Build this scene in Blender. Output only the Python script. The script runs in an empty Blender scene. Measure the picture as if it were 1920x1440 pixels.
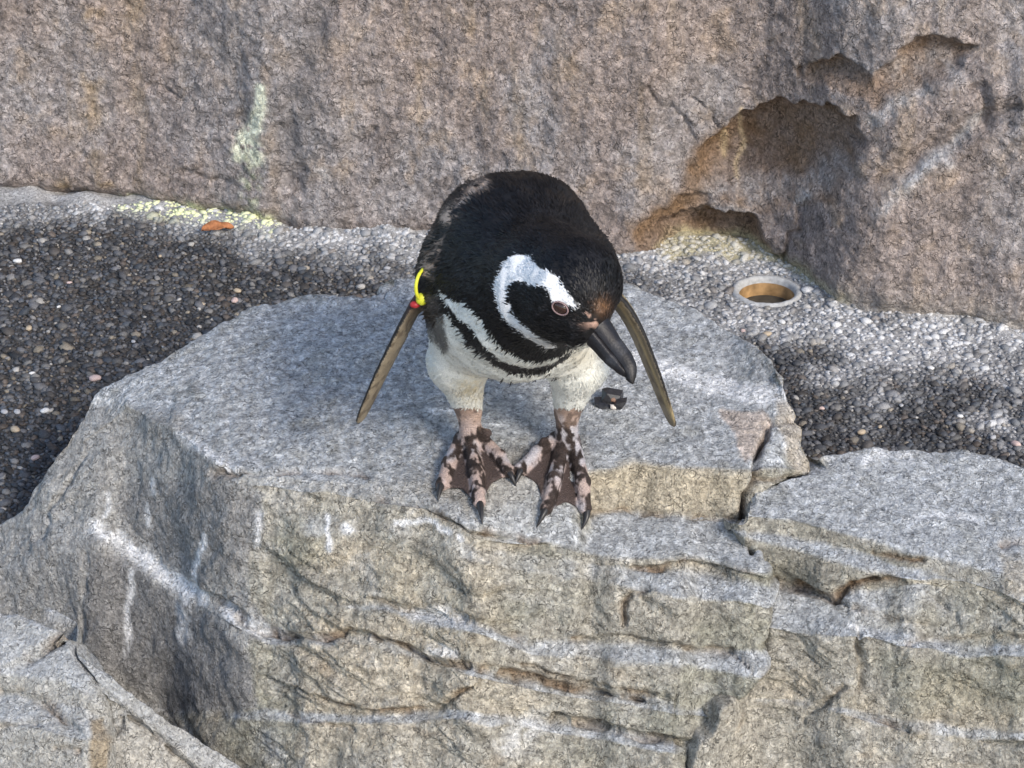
import bpy, bmesh, math, random
import numpy as np
from mathutils import Vector, Matrix
from mathutils.bvhtree import BVHTree

rng = np.random.default_rng(7)
random.seed(7)
scene = bpy.context.scene
COL = scene.collection

# ---------------------------------------------------------------- camera
FPX = 4718.0                      # focal length in pixels of a 1920 px wide picture
PITCH = math.radians(28.0)
RIGHT = np.array([1.0, 0.0, 0.0])
FWD = np.array([0.0, math.cos(PITCH), -math.sin(PITCH)])
UP = np.array([0.0, math.sin(PITCH), math.cos(PITCH)])
_r0 = FWD + RIGHT * ((955 - 960) / FPX) - UP * ((930 - 720) / FPX)
CAM = -3.2 * _r0
cam_data = bpy.data.cameras.new('camera')
cam = bpy.data.objects.new('camera', cam_data)
COL.objects.link(cam)
cam.location = CAM
cam.rotation_euler = (math.radians(90) - PITCH, 0, 0)
cam_data.sensor_width = 36
cam_data.lens = 36 * FPX / 1920
cam_data.clip_start = 0.05
cam_data.clip_end = 400
scene.camera = cam

# ---------------------------------------------------------------- light
SUN_DIR = np.array([0.50, -0.68, 0.58]); SUN_DIR /= np.linalg.norm(SUN_DIR)
world = bpy.data.worlds.new('World'); scene.world = world
world.use_nodes = True
nt = world.node_tree
sky = nt.nodes.new('ShaderNodeTexSky'); sky.sky_type = 'NISHITA'
sky.sun_disc = False
sky.sun_elevation = math.asin(SUN_DIR[2])
sky.sun_rotation = math.atan2(SUN_DIR[0], SUN_DIR[1])
sky.air_density = 1.0; sky.dust_density = 1.2; sky.ozone_density = 1.0
nt.links.new(sky.outputs[0], nt.nodes['Background'].inputs[0])
nt.nodes['Background'].inputs[1].default_value = 0.15
sun_data = bpy.data.lights.new('sun', 'SUN')
sun = bpy.data.objects.new('sun', sun_data); COL.objects.link(sun)
sun.rotation_euler = Vector(SUN_DIR).to_track_quat('Z', 'Y').to_euler()
sun.location = (3, -3, 5)
sun_data.energy = 1.5
sun_data.angle = math.radians(14)
sun_data.color = (1.0, 0.92, 0.81)
scene.view_settings.view_transform = 'Standard'
scene.view_settings.look = 'None'
scene.view_settings.gamma = 1.0
scene.view_settings.exposure = 0.78
scene.view_settings.use_curve_mapping = False
scene.cycles.use_denoising = True

# ---------------------------------------------------------------- numeric helpers
def rays(px, py):
    px = np.asarray(px, float); py = np.asarray(py, float)
    return (FWD[None, :] + RIGHT[None, :] * ((px.ravel() - 960) / FPX)[:, None]
            - UP[None, :] * ((py.ravel() - 720) / FPX)[:, None])

def at_y(px, py, Y):
    """the point of the place that lies on this line of sight at world depth Y"""
    r = rays([px], [py])[0]
    return CAM + r * ((Y - CAM[1]) / r[1])

def at_z(px, py, Z):
    r = rays([px], [py])[0]
    return CAM + r * ((Z - CAM[2]) / r[2])

def project(P):
    v = P - CAM
    d = v @ FWD
    return 960 + FPX * (v @ RIGHT) / d, 720 - FPX * (v @ UP) / d

_perm = np.random.default_rng(3).permutation(256)
_perm = np.concatenate([_perm, _perm, _perm])
_g = np.random.default_rng(4).normal(size=(256, 3)); _g /= np.linalg.norm(_g, axis=1)[:, None]

def perlin(P):
    Pi = np.floor(P).astype(np.int64); f = P - Pi
    Pi &= 255
    u = f * f * f * (f * (f * 6 - 15) + 10)
    out = 0
    for dx in (0, 1):
        hx = _perm[Pi[:, 0] + dx]
        wx = u[:, 0] if dx else 1 - u[:, 0]
        for dy in (0, 1):
            hy = _perm[hx + Pi[:, 1] + dy]
            wy = u[:, 1] if dy else 1 - u[:, 1]
            for dz in (0, 1):
                g = _g[_perm[hy + Pi[:, 2] + dz] & 255]
                wz = u[:, 2] if dz else 1 - u[:, 2]
                out = out + wx * wy * wz * ((f[:, 0] - dx) * g[:, 0] + (f[:, 1] - dy) * g[:, 1] + (f[:, 2] - dz) * g[:, 2])
    return out * 1.5

def fbm(P, scale, octv=4, gain=0.5, seed=0.0):
    a = 1.0; s = 0.0; Q = np.asarray(P, float) * scale + seed * 17.31
    for _ in range(octv):
        s = s + a * perlin(Q); a *= gain; Q = Q * 2.03 + 11.7
    return s

def sstep(a, b, x):
    t = np.clip((x - a) / (b - a), 0, 1)
    return t * t * (3 - 2 * t)

def poly_dist(px, py, pts):
    """distance to an open polyline, and the sign (+1 below it)"""
    best = np.full(px.shape, 1e9); sgn = np.zeros(px.shape)
    pts = np.asarray(pts, float)
    for (x0, y0), (x1, y1) in zip(pts[:-1], pts[1:]):
        dx, dy = x1 - x0, y1 - y0
        L = dx * dx + dy * dy + 1e-9
        t = np.clip(((px - x0) * dx + (py - y0) * dy) / L, 0, 1)
        ex, ey = px - (x0 + t * dx), py - (y0 + t * dy)
        d = np.hypot(ex, ey)
        m = d < best
        best = np.where(m, d, best)
        sgn = np.where(m, np.sign(dx * (py - y0) - dy * (px - x0)), sgn)
    return best, sgn

def poly_sd(px, py, pts):
    """signed distance to a closed polygon, positive inside"""
    pts = np.asarray(pts, float)
    d, _ = poly_dist(px, py, np.vstack([pts, pts[:1]]))
    inside = np.zeros(px.shape, bool)
    n = len(pts)
    for i in range(n):
        x0, y0 = pts[i]; x1, y1 = pts[(i + 1) % n]
        c = ((y0 > py) != (y1 > py)) & (px < (x1 - x0) * (py - y0) / (y1 - y0 + 1e-12) + x0)
        inside ^= c
    return np.where(inside, d, -d)

def grid_normals(P, nu, nv):
    G = P.reshape(nu, nv, 3)
    du = np.gradient(G, axis=0); dv = np.gradient(G, axis=1)
    n = np.cross(dv, du); n /= np.linalg.norm(n, axis=2)[..., None] + 1e-12
    return n.reshape(-1, 3)

def grid_faces(nu, nv):
    i = np.arange(nu - 1)[:, None] * nv + np.arange(nv - 1)[None, :]
    i = i.ravel()
    return np.stack([i, i + 1, i + nv + 1, i + nv], 1)

def np_mesh(name, V, F, col=None, smooth=True, attrs=None):
    me = bpy.data.meshes.new(name)
    V = np.ascontiguousarray(V, np.float32)
    F = np.ascontiguousarray(F, np.int32)
    k = F.shape[1]
    me.vertices.add(len(V)); me.vertices.foreach_set('co', V.ravel())
    me.loops.add(F.size); me.loops.foreach_set('vertex_index', F.ravel())
    me.polygons.add(len(F))
    me.polygons.foreach_set('loop_start', np.arange(0, F.size, k, dtype=np.int32))
    me.polygons.foreach_set('loop_total', np.full(len(F), k, np.int32))
    me.polygons.foreach_set('use_smooth', np.full(len(F), smooth, bool))
    me.update(calc_edges=True)
    if col is not None:
        a = me.attributes.new('col', 'FLOAT_COLOR', 'POINT')
        c = np.ones((len(V), 4), np.float32); c[:, :3] = np.clip(col, 0, 1)
        a.data.foreach_set('color', c.ravel())
    for nm, arr in (attrs or {}).items():
        a = me.attributes.new(nm, 'FLOAT', 'POINT')
        a.data.foreach_set('value', np.ascontiguousarray(arr, np.float32))
    return me

def link(name, me, material=None, parent=None):
    o = bpy.data.objects.new(name, me); COL.objects.link(o)
    if material is not None and not me.materials:
        me.materials.append(material)
    if parent is not None:
        o.parent = parent
        o.matrix_parent_inverse = Matrix.Translation(-Vector(parent.location))
    return o

def tag(o, label=None, cat=None, group=None, kind=None):
    if label: o['label'] = label
    if cat: o['category'] = cat
    if group: o['group'] = group
    if kind: o['kind'] = kind
    return o

def lerp(a, b, t):
    return a + (np.asarray(b) - a) * t[:, None]

# ---------------------------------------------------------------- materials
def new_mat(name):
    m = bpy.data.materials.new(name); m.use_nodes = True
    n = m.node_tree
    return m, n, n.nodes['Principled BSDF']

def stone_mat(name, fine=320, speck=0.35, bump=0.35, rough=0.92, lo=0.72, hi=1.22, dist=0.0025, vein=0.42):
    """vertex colour times grain; relief from two noises"""
    m, t, b = new_mat(name)
    L = t.links.new
    a = t.nodes.new('ShaderNodeAttribute'); a.attribute_name = 'col'
    co = t.nodes.new('ShaderNodeTexCoord')
    n1 = t.nodes.new('ShaderNodeTexNoise'); n1.inputs['Scale'].default_value = fine
    n1.inputs['Detail'].default_value = 5; n1.inputs['Roughness'].default_value = 0.65
    n2 = t.nodes.new('ShaderNodeTexNoise'); n2.inputs['Scale'].default_value = fine * 0.28
    n2.inputs['Detail'].default_value = 6; n2.inputs['Roughness'].default_value = 0.7
    v = t.nodes.new('ShaderNodeTexVoronoi'); v.inputs['Scale'].default_value = fine * 0.9
    for q in (n1, n2, v): L(co.outputs['Object'], q.inputs['Vector'])
    r1 = t.nodes.new('ShaderNodeMapRange'); r1.inputs['From Min'].default_value = 0.28; r1.inputs['From Max'].default_value = 0.72
    r1.inputs['To Min'].default_value = lo; r1.inputs['To Max'].default_value = hi
    L(n1.outputs['Fac'], r1.inputs['Value'])
    r2 = t.nodes.new('ShaderNodeMapRange'); r2.inputs['From Min'].default_value = 0.3; r2.inputs['From Max'].default_value = 0.7
    r2.inputs['To Min'].default_value = 1 - (1 - lo) * 0.6; r2.inputs['To Max'].default_value = 1 + (hi - 1) * 0.6
    L(n2.outputs['Fac'], r2.inputs['Value'])
    mu = t.nodes.new('ShaderNodeMath'); mu.operation = 'MULTIPLY'
    L(r1.outputs[0], mu.inputs[0]); L(r2.outputs[0], mu.inputs[1])
    sp = t.nodes.new('ShaderNodeSeparateColor'); L(v.outputs['Color'], sp.inputs[0])
    r3 = t.nodes.new('ShaderNodeMapRange'); r3.inputs['To Min'].default_value = 1 - speck * 0.6; r3.inputs['To Max'].default_value = 1 + speck * 0.6
    L(sp.outputs[0], r3.inputs['Value'])
    mu2 = t.nodes.new('ShaderNodeMath'); mu2.operation = 'MULTIPLY'
    L(mu.outputs[0], mu2.inputs[0]); L(r3.outputs[0], mu2.inputs[1])
    # hairline cracks: the zero line of a noise, broken up by another
    nv = t.nodes.new('ShaderNodeTexNoise'); nv.inputs['Scale'].default_value = fine * vein; nv.inputs['Detail'].default_value = 3; nv.inputs['Distortion'].default_value = 0.6
    L(co.outputs['Object'], nv.inputs['Vector'])
    sb = t.nodes.new('ShaderNodeMath'); sb.operation = 'SUBTRACT'; sb.inputs[1].default_value = 0.5; L(nv.outputs['Fac'], sb.inputs[0])
    ab = t.nodes.new('ShaderNodeMath'); ab.operation = 'ABSOLUTE'; L(sb.outputs[0], ab.inputs[0])
    rv = t.nodes.new('ShaderNodeMapRange'); rv.interpolation_type = 'SMOOTHSTEP'
    rv.inputs['From Min'].default_value = 0.0; rv.inputs['From Max'].default_value = 0.045; rv.inputs['To Min'].default_value = 1.0; rv.inputs['To Max'].default_value = 0.0
    L(ab.outputs[0], rv.inputs['Value'])
    rm = t.nodes.new('ShaderNodeMapRange'); rm.inputs['From Min'].default_value = 0.42; rm.inputs['From Max'].default_value = 0.58
    L(n2.outputs['Fac'], rm.inputs['Value'])
    vm = t.nodes.new('ShaderNodeMath'); vm.operation = 'MULTIPLY'; L(rv.outputs[0], vm.inputs[0]); L(rm.outputs[0], vm.inputs[1])
    vd = t.nodes.new('ShaderNodeMath'); vd.operation = 'MULTIPLY_ADD'; vd.inputs[1].default_value = -0.58; vd.inputs[2].default_value = 1.0; L(vm.outputs[0], vd.inputs[0])
    mu3 = t.nodes.new('ShaderNodeMath'); mu3.operation = 'MULTIPLY'; L(mu2.outputs[0], mu3.inputs[0]); L(vd.outputs[0], mu3.inputs[1])
    mx = t.nodes.new('ShaderNodeVectorMath'); mx.operation = 'SCALE'
    L(a.outputs['Color'], mx.inputs[0]); L(mu3.outputs[0], mx.inputs['Scale'])
    L(mx.outputs[0], b.inputs['Base Color'])
    b.inputs['Roughness'].default_value = rough
    b.inputs['Specular IOR Level'].default_value = 0.25
    ad = t.nodes.new('ShaderNodeMath'); ad.operation = 'ADD'
    L(n1.outputs['Fac'], ad.inputs[0])
    m2 = t.nodes.new('ShaderNodeMath'); m2.operation = 'MULTIPLY'; m2.inputs[1].default_value = 2.2
    L(n2.outputs['Fac'], m2.inputs[0]); L(m2.outputs[0], ad.inputs[1])
    av = t.nodes.new('ShaderNodeMath'); av.operation = 'MULTIPLY_ADD'; av.inputs[1].default_value = -0.7; L(vm.outputs[0], av.inputs[0]); L(ad.outputs[0], av.inputs[2])
    ad = av
    bp = t.nodes.new('ShaderNodeBump'); bp.inputs['Strength'].default_value = bump; bp.inputs['Distance'].default_value = dist
    L(ad.outputs[0], bp.inputs['Height']); L(bp.outputs[0], b.inputs['Normal'])
    return m

def attr_mat(name, rough=0.6, spec=0.3, noise=0.0, scale=300, bump=0.0, sheen=0.0):
    m, t, b = new_mat(name); L = t.links.new
    a = t.nodes.new('ShaderNodeAttribute'); a.attribute_name = 'col'
    b.inputs['Roughness'].default_value = rough
    b.inputs['Specular IOR Level'].default_value = spec
    if sheen:
        b.inputs['Sheen Weight'].default_value = sheen; b.inputs['Sheen Roughness'].default_value = 0.4
    if noise or bump:
        co = t.nodes.new('ShaderNodeTexCoord')
        n = t.nodes.new('ShaderNodeTexNoise'); n.inputs['Scale'].default_value = scale; n.inputs['Detail'].default_value = 4
        L(co.outputs['Object'], n.inputs['Vector'])
        r = t.nodes.new('ShaderNodeMapRange'); r.inputs['From Min'].default_value = 0.3; r.inputs['From Max'].default_value = 0.7
        r.inputs['To Min'].default_value = 1 - noise; r.inputs['To Max'].default_value = 1 + noise
        L(n.outputs['Fac'], r.inputs['Value'])
        mx = t.nodes.new('ShaderNodeVectorMath'); mx.operation = 'SCALE'
        L(a.outputs['Color'], mx.inputs[0]); L(r.outputs[0], mx.inputs['Scale'])
        L(mx.outputs[0], b.inputs['Base Color'])
        if bump:
            bp = t.nodes.new('ShaderNodeBump'); bp.inputs['Strength'].default_value = bump; bp.inputs['Distance'].default_value = 0.001
            L(n.outputs['Fac'], bp.inputs['Height']); L(bp.outputs[0], b.inputs['Normal'])
    else:
        L(a.outputs['Color'], b.inputs['Base Color'])
    return m

def plain_mat(name, color, rough=0.5, spec=0.4, var=0.15, scale=200, bump=0.0):
    m, t, b = new_mat(name); L = t.links.new
    co = t.nodes.new('ShaderNodeTexCoord')
    n = t.nodes.new('ShaderNodeTexNoise'); n.inputs['Scale'].default_value = scale; n.inputs['Detail'].default_value = 4
    L(co.outputs['Object'], n.inputs['Vector'])
    cr = t.nodes.new('ShaderNodeValToRGB')
    c = np.array(color)
    cr.color_ramp.elements[0].position = 0.3; cr.color_ramp.elements[1].position = 0.7
    cr.color_ramp.elements[0].color = (*(c * (1 - var)), 1); cr.color_ramp.elements[1].color = (*np.clip(c * (1 + var), 0, 1), 1)
    L(n.outputs['Fac'], cr.inputs[0]); L(cr.outputs[0], b.inputs['Base Color'])
    b.inputs['Roughness'].default_value = rough; b.inputs['Specular IOR Level'].default_value = spec
    if bump:
        bp = t.nodes.new('ShaderNodeBump'); bp.inputs['Strength'].default_value = bump; bp.inputs['Distance'].default_value = 0.001
        L(n.outputs['Fac'], bp.inputs['Height']); L(bp.outputs[0], b.inputs['Normal'])
    return m

M_ROCK = stone_mat('layered_rock', 300, 0.40, 1.0, 0.9, 0.66, 1.30, 0.0035, 0.36)
M_WALL = stone_mat('cast_rock', 220, 0.40, 0.9, 0.93, 0.66, 1.30, 0.005, 0.36)
M_BED = stone_mat('aggregate_mortar', 350, 0.5, 0.5, 0.9)

# ---------------------------------------------------------------- ground
YB = 0.25                        # near edge of the bed, under the rocks
ZG = -0.20                       # level of the gravel bed (the penguin's feet are near 0)
me = np_mesh('ground', [(-60, -60, -0.95), (60, -60, -0.95), (60, 60, -0.95), (-60, 60, -0.95)], [(0, 1, 2, 3)],
             np.tile([0.30, 0.27, 0.23], (4, 1)))
tag(link('ground', me, M_BED), kind='structure')

# foot of the rock wall, read off on the bed's level
BASE_PX = [(-700, 330), (-300, 352), (0, 374), (120, 376), (220, 384), (300, 394), (400, 408), (500, 430), (620, 438), (720, 446),
           (800, 452), (900, 462), (1050, 478), (1150, 489), (1200, 492), (1250, 487), (1330, 482), (1400, 484),
           (1460, 500), (1520, 530), (1560, 556), (1620, 572), (1720, 586), (1820, 596), (1920, 604), (2200, 630), (2700, 660)]
BASE = np.array([at_z(x, y, ZG)[:2] for x, y in BASE_PX])
DRAIN = at_z(1438, 547, ZG)

def wall_y(x):
    return np.interp(x, BASE[:, 0], BASE[:, 1])

# gravel bed: mortar sheet with the drain's hole
def build_bed():
    xs = np.linspace(-1.35, 1.35, 430); 
    nv = 260
    X = np.repeat(xs, nv)
    v = np.tile(np.linspace(0, 1, nv), len(xs))
    Y = YB + v * (wall_y(X) + 0.12 - YB)
    Z = np.full_like(X, ZG)
    P = np.stack([X, Y, Z], 1)
    dw = wall_y(X) - Y
    P[:, 2] += 0.004 * fbm(P, 6, 3) + 0.022 * np.exp(-np.clip(dw, 0, 9) / 0.05) * (0.6 + 0.6 * fbm(P, 14, 3, seed=2))
    dd = np.hypot(X - DRAIN[0], Y - DRAIN[1])
    P[:, 2] = np.where(dd < 0.075, ZG + (P[:, 2] - ZG) * sstep(0.055, 0.075, dd), P[:, 2])
    F = grid_faces(len(xs), nv)[:, ::-1]
    keep = (dd[F] > 0.0525).all(1)
    col = bed_colour(P)
    me = np_mesh('gravel_bed', P, F[keep], col)
    tag(link('gravel_bed', me, M_BED), kind='structure')

def pale_mask(P):
    """lime bloom on the bed along the foot of the wall"""
    px, py = project(P)
    dw = wall_y(P[:, 0]) - P[:, 1]
    w = 0.13 + 0.24 * sstep(1150, 1500, px) + 0.08 * sstep(500, 700, px)
    n = fbm(P, 9, 4, seed=5)
    m = sstep(1.15, -0.1, dw / w + 0.6 * n)
    return np.clip(m, 0, 1)

def crust_mask(P):
    px, py = project(P)
    dw = wall_y(P[:, 0]) - P[:, 1] + 0.02 * fbm(P, 20, 3, seed=6)
    return sstep(0.030, 0.0, dw) * sstep(1215, 1260, px) * sstep(1640, 1540, px)

def bed_colour(P):
    m = pale_mask(P)
    c = np.tile([0.085, 0.083, 0.082], (len(P), 1))
    c = c * (1 + 0.5 * fbm(P, 18, 3, seed=9))[:, None]
    c = lerp(c, [0.50, 0.49, 0.48], m * 0.9)
    return lerp(c, [0.60, 0.54, 0.34], crust_mask(P) * 0.8)

build_bed()

# far side pieces of the bed so that it goes on past the frame
for sx in (-1, 1):
    x0, x1 = (1.35, 9.0) if sx > 0 else (-9.0, -1.35)
    me = np_mesh('gravel_bed', [(x0, YB, ZG - .004), (x1, YB, ZG - .004), (x1, 3, ZG - .004), (x0, 3, ZG - .004)], [(0, 1, 2, 3)],
                 np.tile([0.1, 0.1, 0.1], (4, 1)))
    tag(link('gravel_bed', me, M_BED), kind='structure')
me = np_mesh('bed_kerb', [(-9, YB, ZG - .004), (9, YB, ZG - .004), (9, YB, -0.95), (-9, YB, -0.95)], [(0, 3, 2, 1)], np.tile([0.2, 0.2, 0.19], (4, 1)))
tag(link('bed_kerb', me, M_BED), kind='structure')

# ---------------------------------------------------------------- rock wall
def build_wall():
    # columns follow the foot line; heights are dense where the frame looks
    s = np.concatenate([np.linspace(-650, -160, 40)[:-1], np.linspace(-160, 2080, 760), np.linspace(2080, 2650, 40)[1:]])
    bx = np.interp(s, [p[0] for p in BASE_PX], BASE[:, 0]); 
    # a smooth foot line
    by = np.interp(bx, BASE[:, 0], BASE[:, 1])
    k = np.hanning(25); k /= k.sum()
    by = np.convolve(np.pad(by, 12, mode='edge'), k, mode='valid')
    h = np.concatenate([np.linspace(-0.05, 0.62, 270), np.linspace(0.62, 2.4, 40)[1:]])
    nu, nv = len(s), len(h)
    X = np.repeat(bx, nv); H = np.tile(h, nu); Yb = np.repeat(by, nv)
    lean = 0.16
    P = np.stack([X, Yb + H * lean, ZG + H], 1)
    px, py = project(P)
    # wandering edges
    wx = px + 14 * fbm(P, 22, 3, seed=21); wy = py + 12 * fbm(P, 22, 3, seed=22)
    d = np.zeros(len(P))                                   # + is towards the viewer
    d += 0.024 * fbm(P * [1, 1, 0.7], 3.2, 3, seed=1)
    d += 0.009 * fbm(P * [1, 1, 0.28], 11, 3, seed=2)       # upright ribs
    d += 0.0048 * fbm(P, 22, 3, seed=3)
    d += 0.0035 * (0.5 - np.abs(fbm(P, 34, 3, seed=4)))
    d += 0.0026 * fbm(P, 75, 3, seed=6)
    # upright crease left of the middle
    dist, sg = poly_dist(wx, wy, [(610, -60), (590, 60), (560, 130), (545, 210), (560, 300), (520, 400)])
    d -= 0.011 * np.exp(-(dist / 34) ** 2) * np.clip(0.6 + fbm(P, 18, 2, seed=19), 0.1, 1.3)
    d += 0.007 * np.exp(-dist / 120) * (sg < 0) * sstep(0, 40, dist)
    # foot overhang on the left and a ragged shadow line
    hh = H - 0.0
    d -= 0.030 * np.exp(-(hh / 0.022) ** 2) * sstep(560, 430, px) * (0.4 + 0.9 * np.clip(0.5 + fbm(P * [1, 1, 0], 16, 2, seed=8), 0, 1))
    d -= 0.012 * np.exp(-(hh / 0.016) ** 2)
    # right-hand mass comes forward
    dr, sr = poly_dist(wx, wy, [(1490, 520), (1500, 440), (1560, 370), (1600, 300), (1640, 220), (1720, 160), (1830, 110), (1990, 20)])
    d += 0.042 * np.where(sr > 0, 1 - np.exp(-dr / 60), 0)
    # hollows: (polygon, depth, lip width, floor width)
    hol = np.zeros(len(P))
    for pts, dep, lip, flo in [
        ([(1500, 150), (1508, 122), (1555, 104), (1600, 112), (1640, 132), (1668, 118), (1680, 84), (1722, 68), (1790, 72), (1830, 92), (1790, 130), (1720, 165), (1650, 200), (1560, 170)], 0.040, 9, 60),
        ([(1300, 330), (1330, 262), (1365, 225), (1400, 205), (1470, 186), (1540, 186), (1600, 218), (1618, 262), (1600, 320), (1560, 380), (1450, 400), (1330, 385)], 0.060, 10, 75),
        ([(1185, 500), (1183, 430), (1222, 398), (1270, 375), (1310, 360), (1345, 372), (1330, 396), (1270, 420), (1240, 500)], 0.016, 8, 30),
        ([(1225, 500), (1232, 430), (1275, 398), (1340, 392), (1400, 396), (1425, 420), (1440, 450), (1460, 480), (1480, 505), (1400, 512)], 0.060, 8, 40),
    ]:
        sd = poly_sd(wx, wy, pts)
        pts = np.array(pts); top, bot = pts[:, 1].min(), pts[:, 1].max()
        rel = np.clip((py - top) / (bot - top), 0, 1)
        w = lip + (flo - lip) * sstep(0.35, 0.95, rel)
        g = np.where(sd > 0, 1 - np.exp(-sd / w), 0) * (1 - 0.85 * sstep(0.55, 1.0, rel) * (dep > 0.05) * (bot < 420))
        d -= dep * g
        hol = np.maximum(hol, np.where(sd > 0, 1 - np.exp(-sd / 6), 0))
    # joint running down from the hollow, and grooves on the mass
    for pts, w, dep in [([(1505, 385), (1500, 430), (1485, 470), (1478, 500), (1500, 530)], 9, 0.022),
                        ([(1455, 480), (1490, 492), (1510, 520)], 10, 0.02),
                        ([(1655, 330), (1720, 285), (1800, 240), (1880, 200)], 18, 0.02),
                        ([(1600, 330), (1570, 420), (1530, 470)], 14, 0.008),
                        ([(1215, 170), (1230, 195), (1260, 205), (1290, 240), (1310, 265)], 5, 0.008),
                        ([(1300, 190), (1330, 210), (1345, 235)], 5, 0.008),
                        ([(1830, 155), (1850, 190), (1840, 225)], 12, 0.016),
                        ([(280, 160), (320, 180), (345, 190)], 5, 0.006),
                        ([(340, 320), (385, 330), (430, 350)], 7, 0.008),
                        ([(640, 270), (680, 262), (700, 240)], 7, 0.006)]:
        dist, _ = poly_dist(wx, wy, pts)
        d -= dep * np.exp(-(dist / w) ** 2)
    N = np.array([0, -1.0, 0.16]); N /= np.linalg.norm(N)
    fade = sstep(-640, -300, px) 
    Q = P + N[None, :] * d[:, None]
    # ---- colour: brown-grey cast rock with stains that belong to it
    n1 = fbm(P * [1, 1, 0.6], 4.5, 4, seed=31); n2 = fbm(P, 16, 4, seed=32); n3 = fbm(P, 60, 3, seed=33)
    c = np.tile([0.295, 0.245, 0.220], (len(P), 1))
    c = lerp(c, [0.300, 0.272, 0.262], sstep(-0.1, 0.5, n1))
    c = lerp(c, [0.36, 0.275, 0.20], sstep(0.15, 0.7, n2) * 0.45)
    c = lerp(c, [0.19, 0.16, 0.145], sstep(0.1, 0.7, -n2) * 0.6)
    c = c * (1.26 * (1 + 0.38 * n3))[:, None]
    # run-off marks, upright, and a darker grey crease
    nr = fbm(P * [1, 0, 0.10], 24, 3, seed=36)
    c = lerp(c, [0.40, 0.30, 0.19], sstep(0.28, 0.7, nr) * 0.28 * sstep(600, 200, py))
    dx_, _ = poly_dist(wx, wy, [(165, -40), (170, 120), (175, 270), (200, 360)])
    c = lerp(c, [0.42, 0.30, 0.17], np.exp(-(dx_ / 30) ** 2) * 0.55 * sstep(-0.4, 0.3, n2))
    dx_, _ = poly_dist(wx, wy, [(245, -40), (250, 40)])
    c = lerp(c, [0.42, 0.30, 0.17], np.exp(-(dx_ / 24) ** 2) * 0.5)
    dx_, _ = poly_dist(wx, wy, [(600, -40), (585, 80), (560, 260)])
    c = lerp(c, [0.20, 0.195, 0.20], np.exp(-(dx_ / 45) ** 2) * 0.55)
    # ochre at the left foot
    c = lerp(c, [0.40, 0.27, 0.12], sstep(310, 365, wy) * sstep(90, 130, px) * sstep(290, 240, px) * sstep(-0.2, 0.4, n2) * 0.75)
    # brown hollows: stain, with warm bounce light put into the colour
    c = lerp(c, [0.25, 0.150, 0.078], hol * (0.62 + 0.3 * n2))
    dl, _ = poly_dist(wx, wy, [(1190, 440), (1230, 405), (1300, 365), (1310, 310), (1360, 245)])
    c = lerp(c, [0.27, 0.165, 0.085], np.exp(-(dl / 22) ** 2) * 0.75)
    for pts, w in [([(1392, 205), (1397, 250), (1395, 300), (1388, 335)], 5), ([(1360, 250), (1363, 300)], 5)]:
        dx_, _ = poly_dist(wx * 0.6 + px * 0.4, wy, pts)
        c = lerp(c, [0.62, 0.48, 0.30], np.exp(-(dx_ / w) ** 2) * 0.8)
    # pale grey: hollow floors, ridge lines
    for pts, w, a in [([(1340, 365), (1430, 360), (1520, 355), (1580, 310)], 24, 0.5), ([(1630, 225), (1680, 190), (1730, 160)], 13, 0.65),
                      ([(1690, 345), (1770, 270), (1840, 205)], 11, 0.7), ([(1640, 380), (1700, 330), (1760, 290)], 15, 0.55), ([(1500, 375), (1510, 368)], 9, 0.9),
                      ([(1690, 130), (1760, 120), (1800, 140)], 22, 0.4), ([(600, 320), (612, 330)], 10, 0.6),
                      ([(560, 395), (640, 385), (760, 400)], 40, 0.25)]:
        dx_, _ = poly_dist(wx, wy, pts)
        c = lerp(c, [0.55, 0.55, 0.56], np.exp(-(dx_ / w) ** 2) * a * (0.75 + 0.5 * n3))
    # pale yellow crust at the floor of the low hollow
    dx_, _ = poly_dist(wx, wy, [(1240, 470), (1330, 456), (1400, 460), (1470, 490), (1530, 530), (1580, 556)])
    c = lerp(c, [0.60, 0.54, 0.33], np.exp(-(dx_ / 13) ** 2) * 0.75)
    # foot of the right mass, whitish
    fb = np.exp(-np.clip(H, 0, 9) / 0.035) * sstep(1450, 1600, px)
    c = lerp(c, [0.50, 0.48, 0.45], np.clip(fb, 0, 1) * 0.65)
    # droppings: a splash that ran down the rock and along the foot
    nd = fbm(P, 60, 3, seed=41)
    ds, _ = poly_dist(wx * 0.35 + px * 0.65, wy * 0.3 + py * 0.7, [(490, 160), (488, 205), (478, 235), (460, 258), (450, 285)])
    d2, _ = poly_dist(wx * 0.35 + px * 0.65, wy * 0.3 + py * 0.7, [(462, 262), (476, 280), (482, 296)])
    ds = np.minimum(ds, d2 + 2)
    m = 2.0 * np.exp(-(ds / (7 + 5 * sstep(170, 260, py))) ** 2) * sstep(-0.7, -0.1, nd)
    c = lerp(c, [0.95, 0.95, 0.74], np.clip(m, 0, 1))
    ds, _ = poly_dist(wx, wy, [(462, 290), (470, 330), (475, 375), (485, 420)])
    m = np.exp(-(ds / 17) ** 2) * sstep(-0.35, 0.5, nd)
    c = lerp(c, [0.50, 0.54, 0.34], np.clip(m, 0, 1) * 0.6)
    ds, _ = poly_dist(wx, wy, [(230, 384), (330, 400), (400, 408), (480, 415), (515, 432)])
    m = 1.6 * np.exp(-(ds / 12) ** 2) * sstep(-0.8, -0.2, nd)
    c = lerp(c, [0.84, 0.86, 0.55], np.clip(m, 0, 1) * 0.95)
    c = np.clip(c, 0.02, 0.95)
    me = np_mesh('rock_wall', Q, grid_faces(nu, nv)[:, ::-1], c)
    o = link('rock_wall', me, M_WALL)
    tag(o, 'tall brown-grey moulded rock wall with brown hollows behind the gravel', 'rock wall')
    return o

wall = build_wall()

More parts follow.
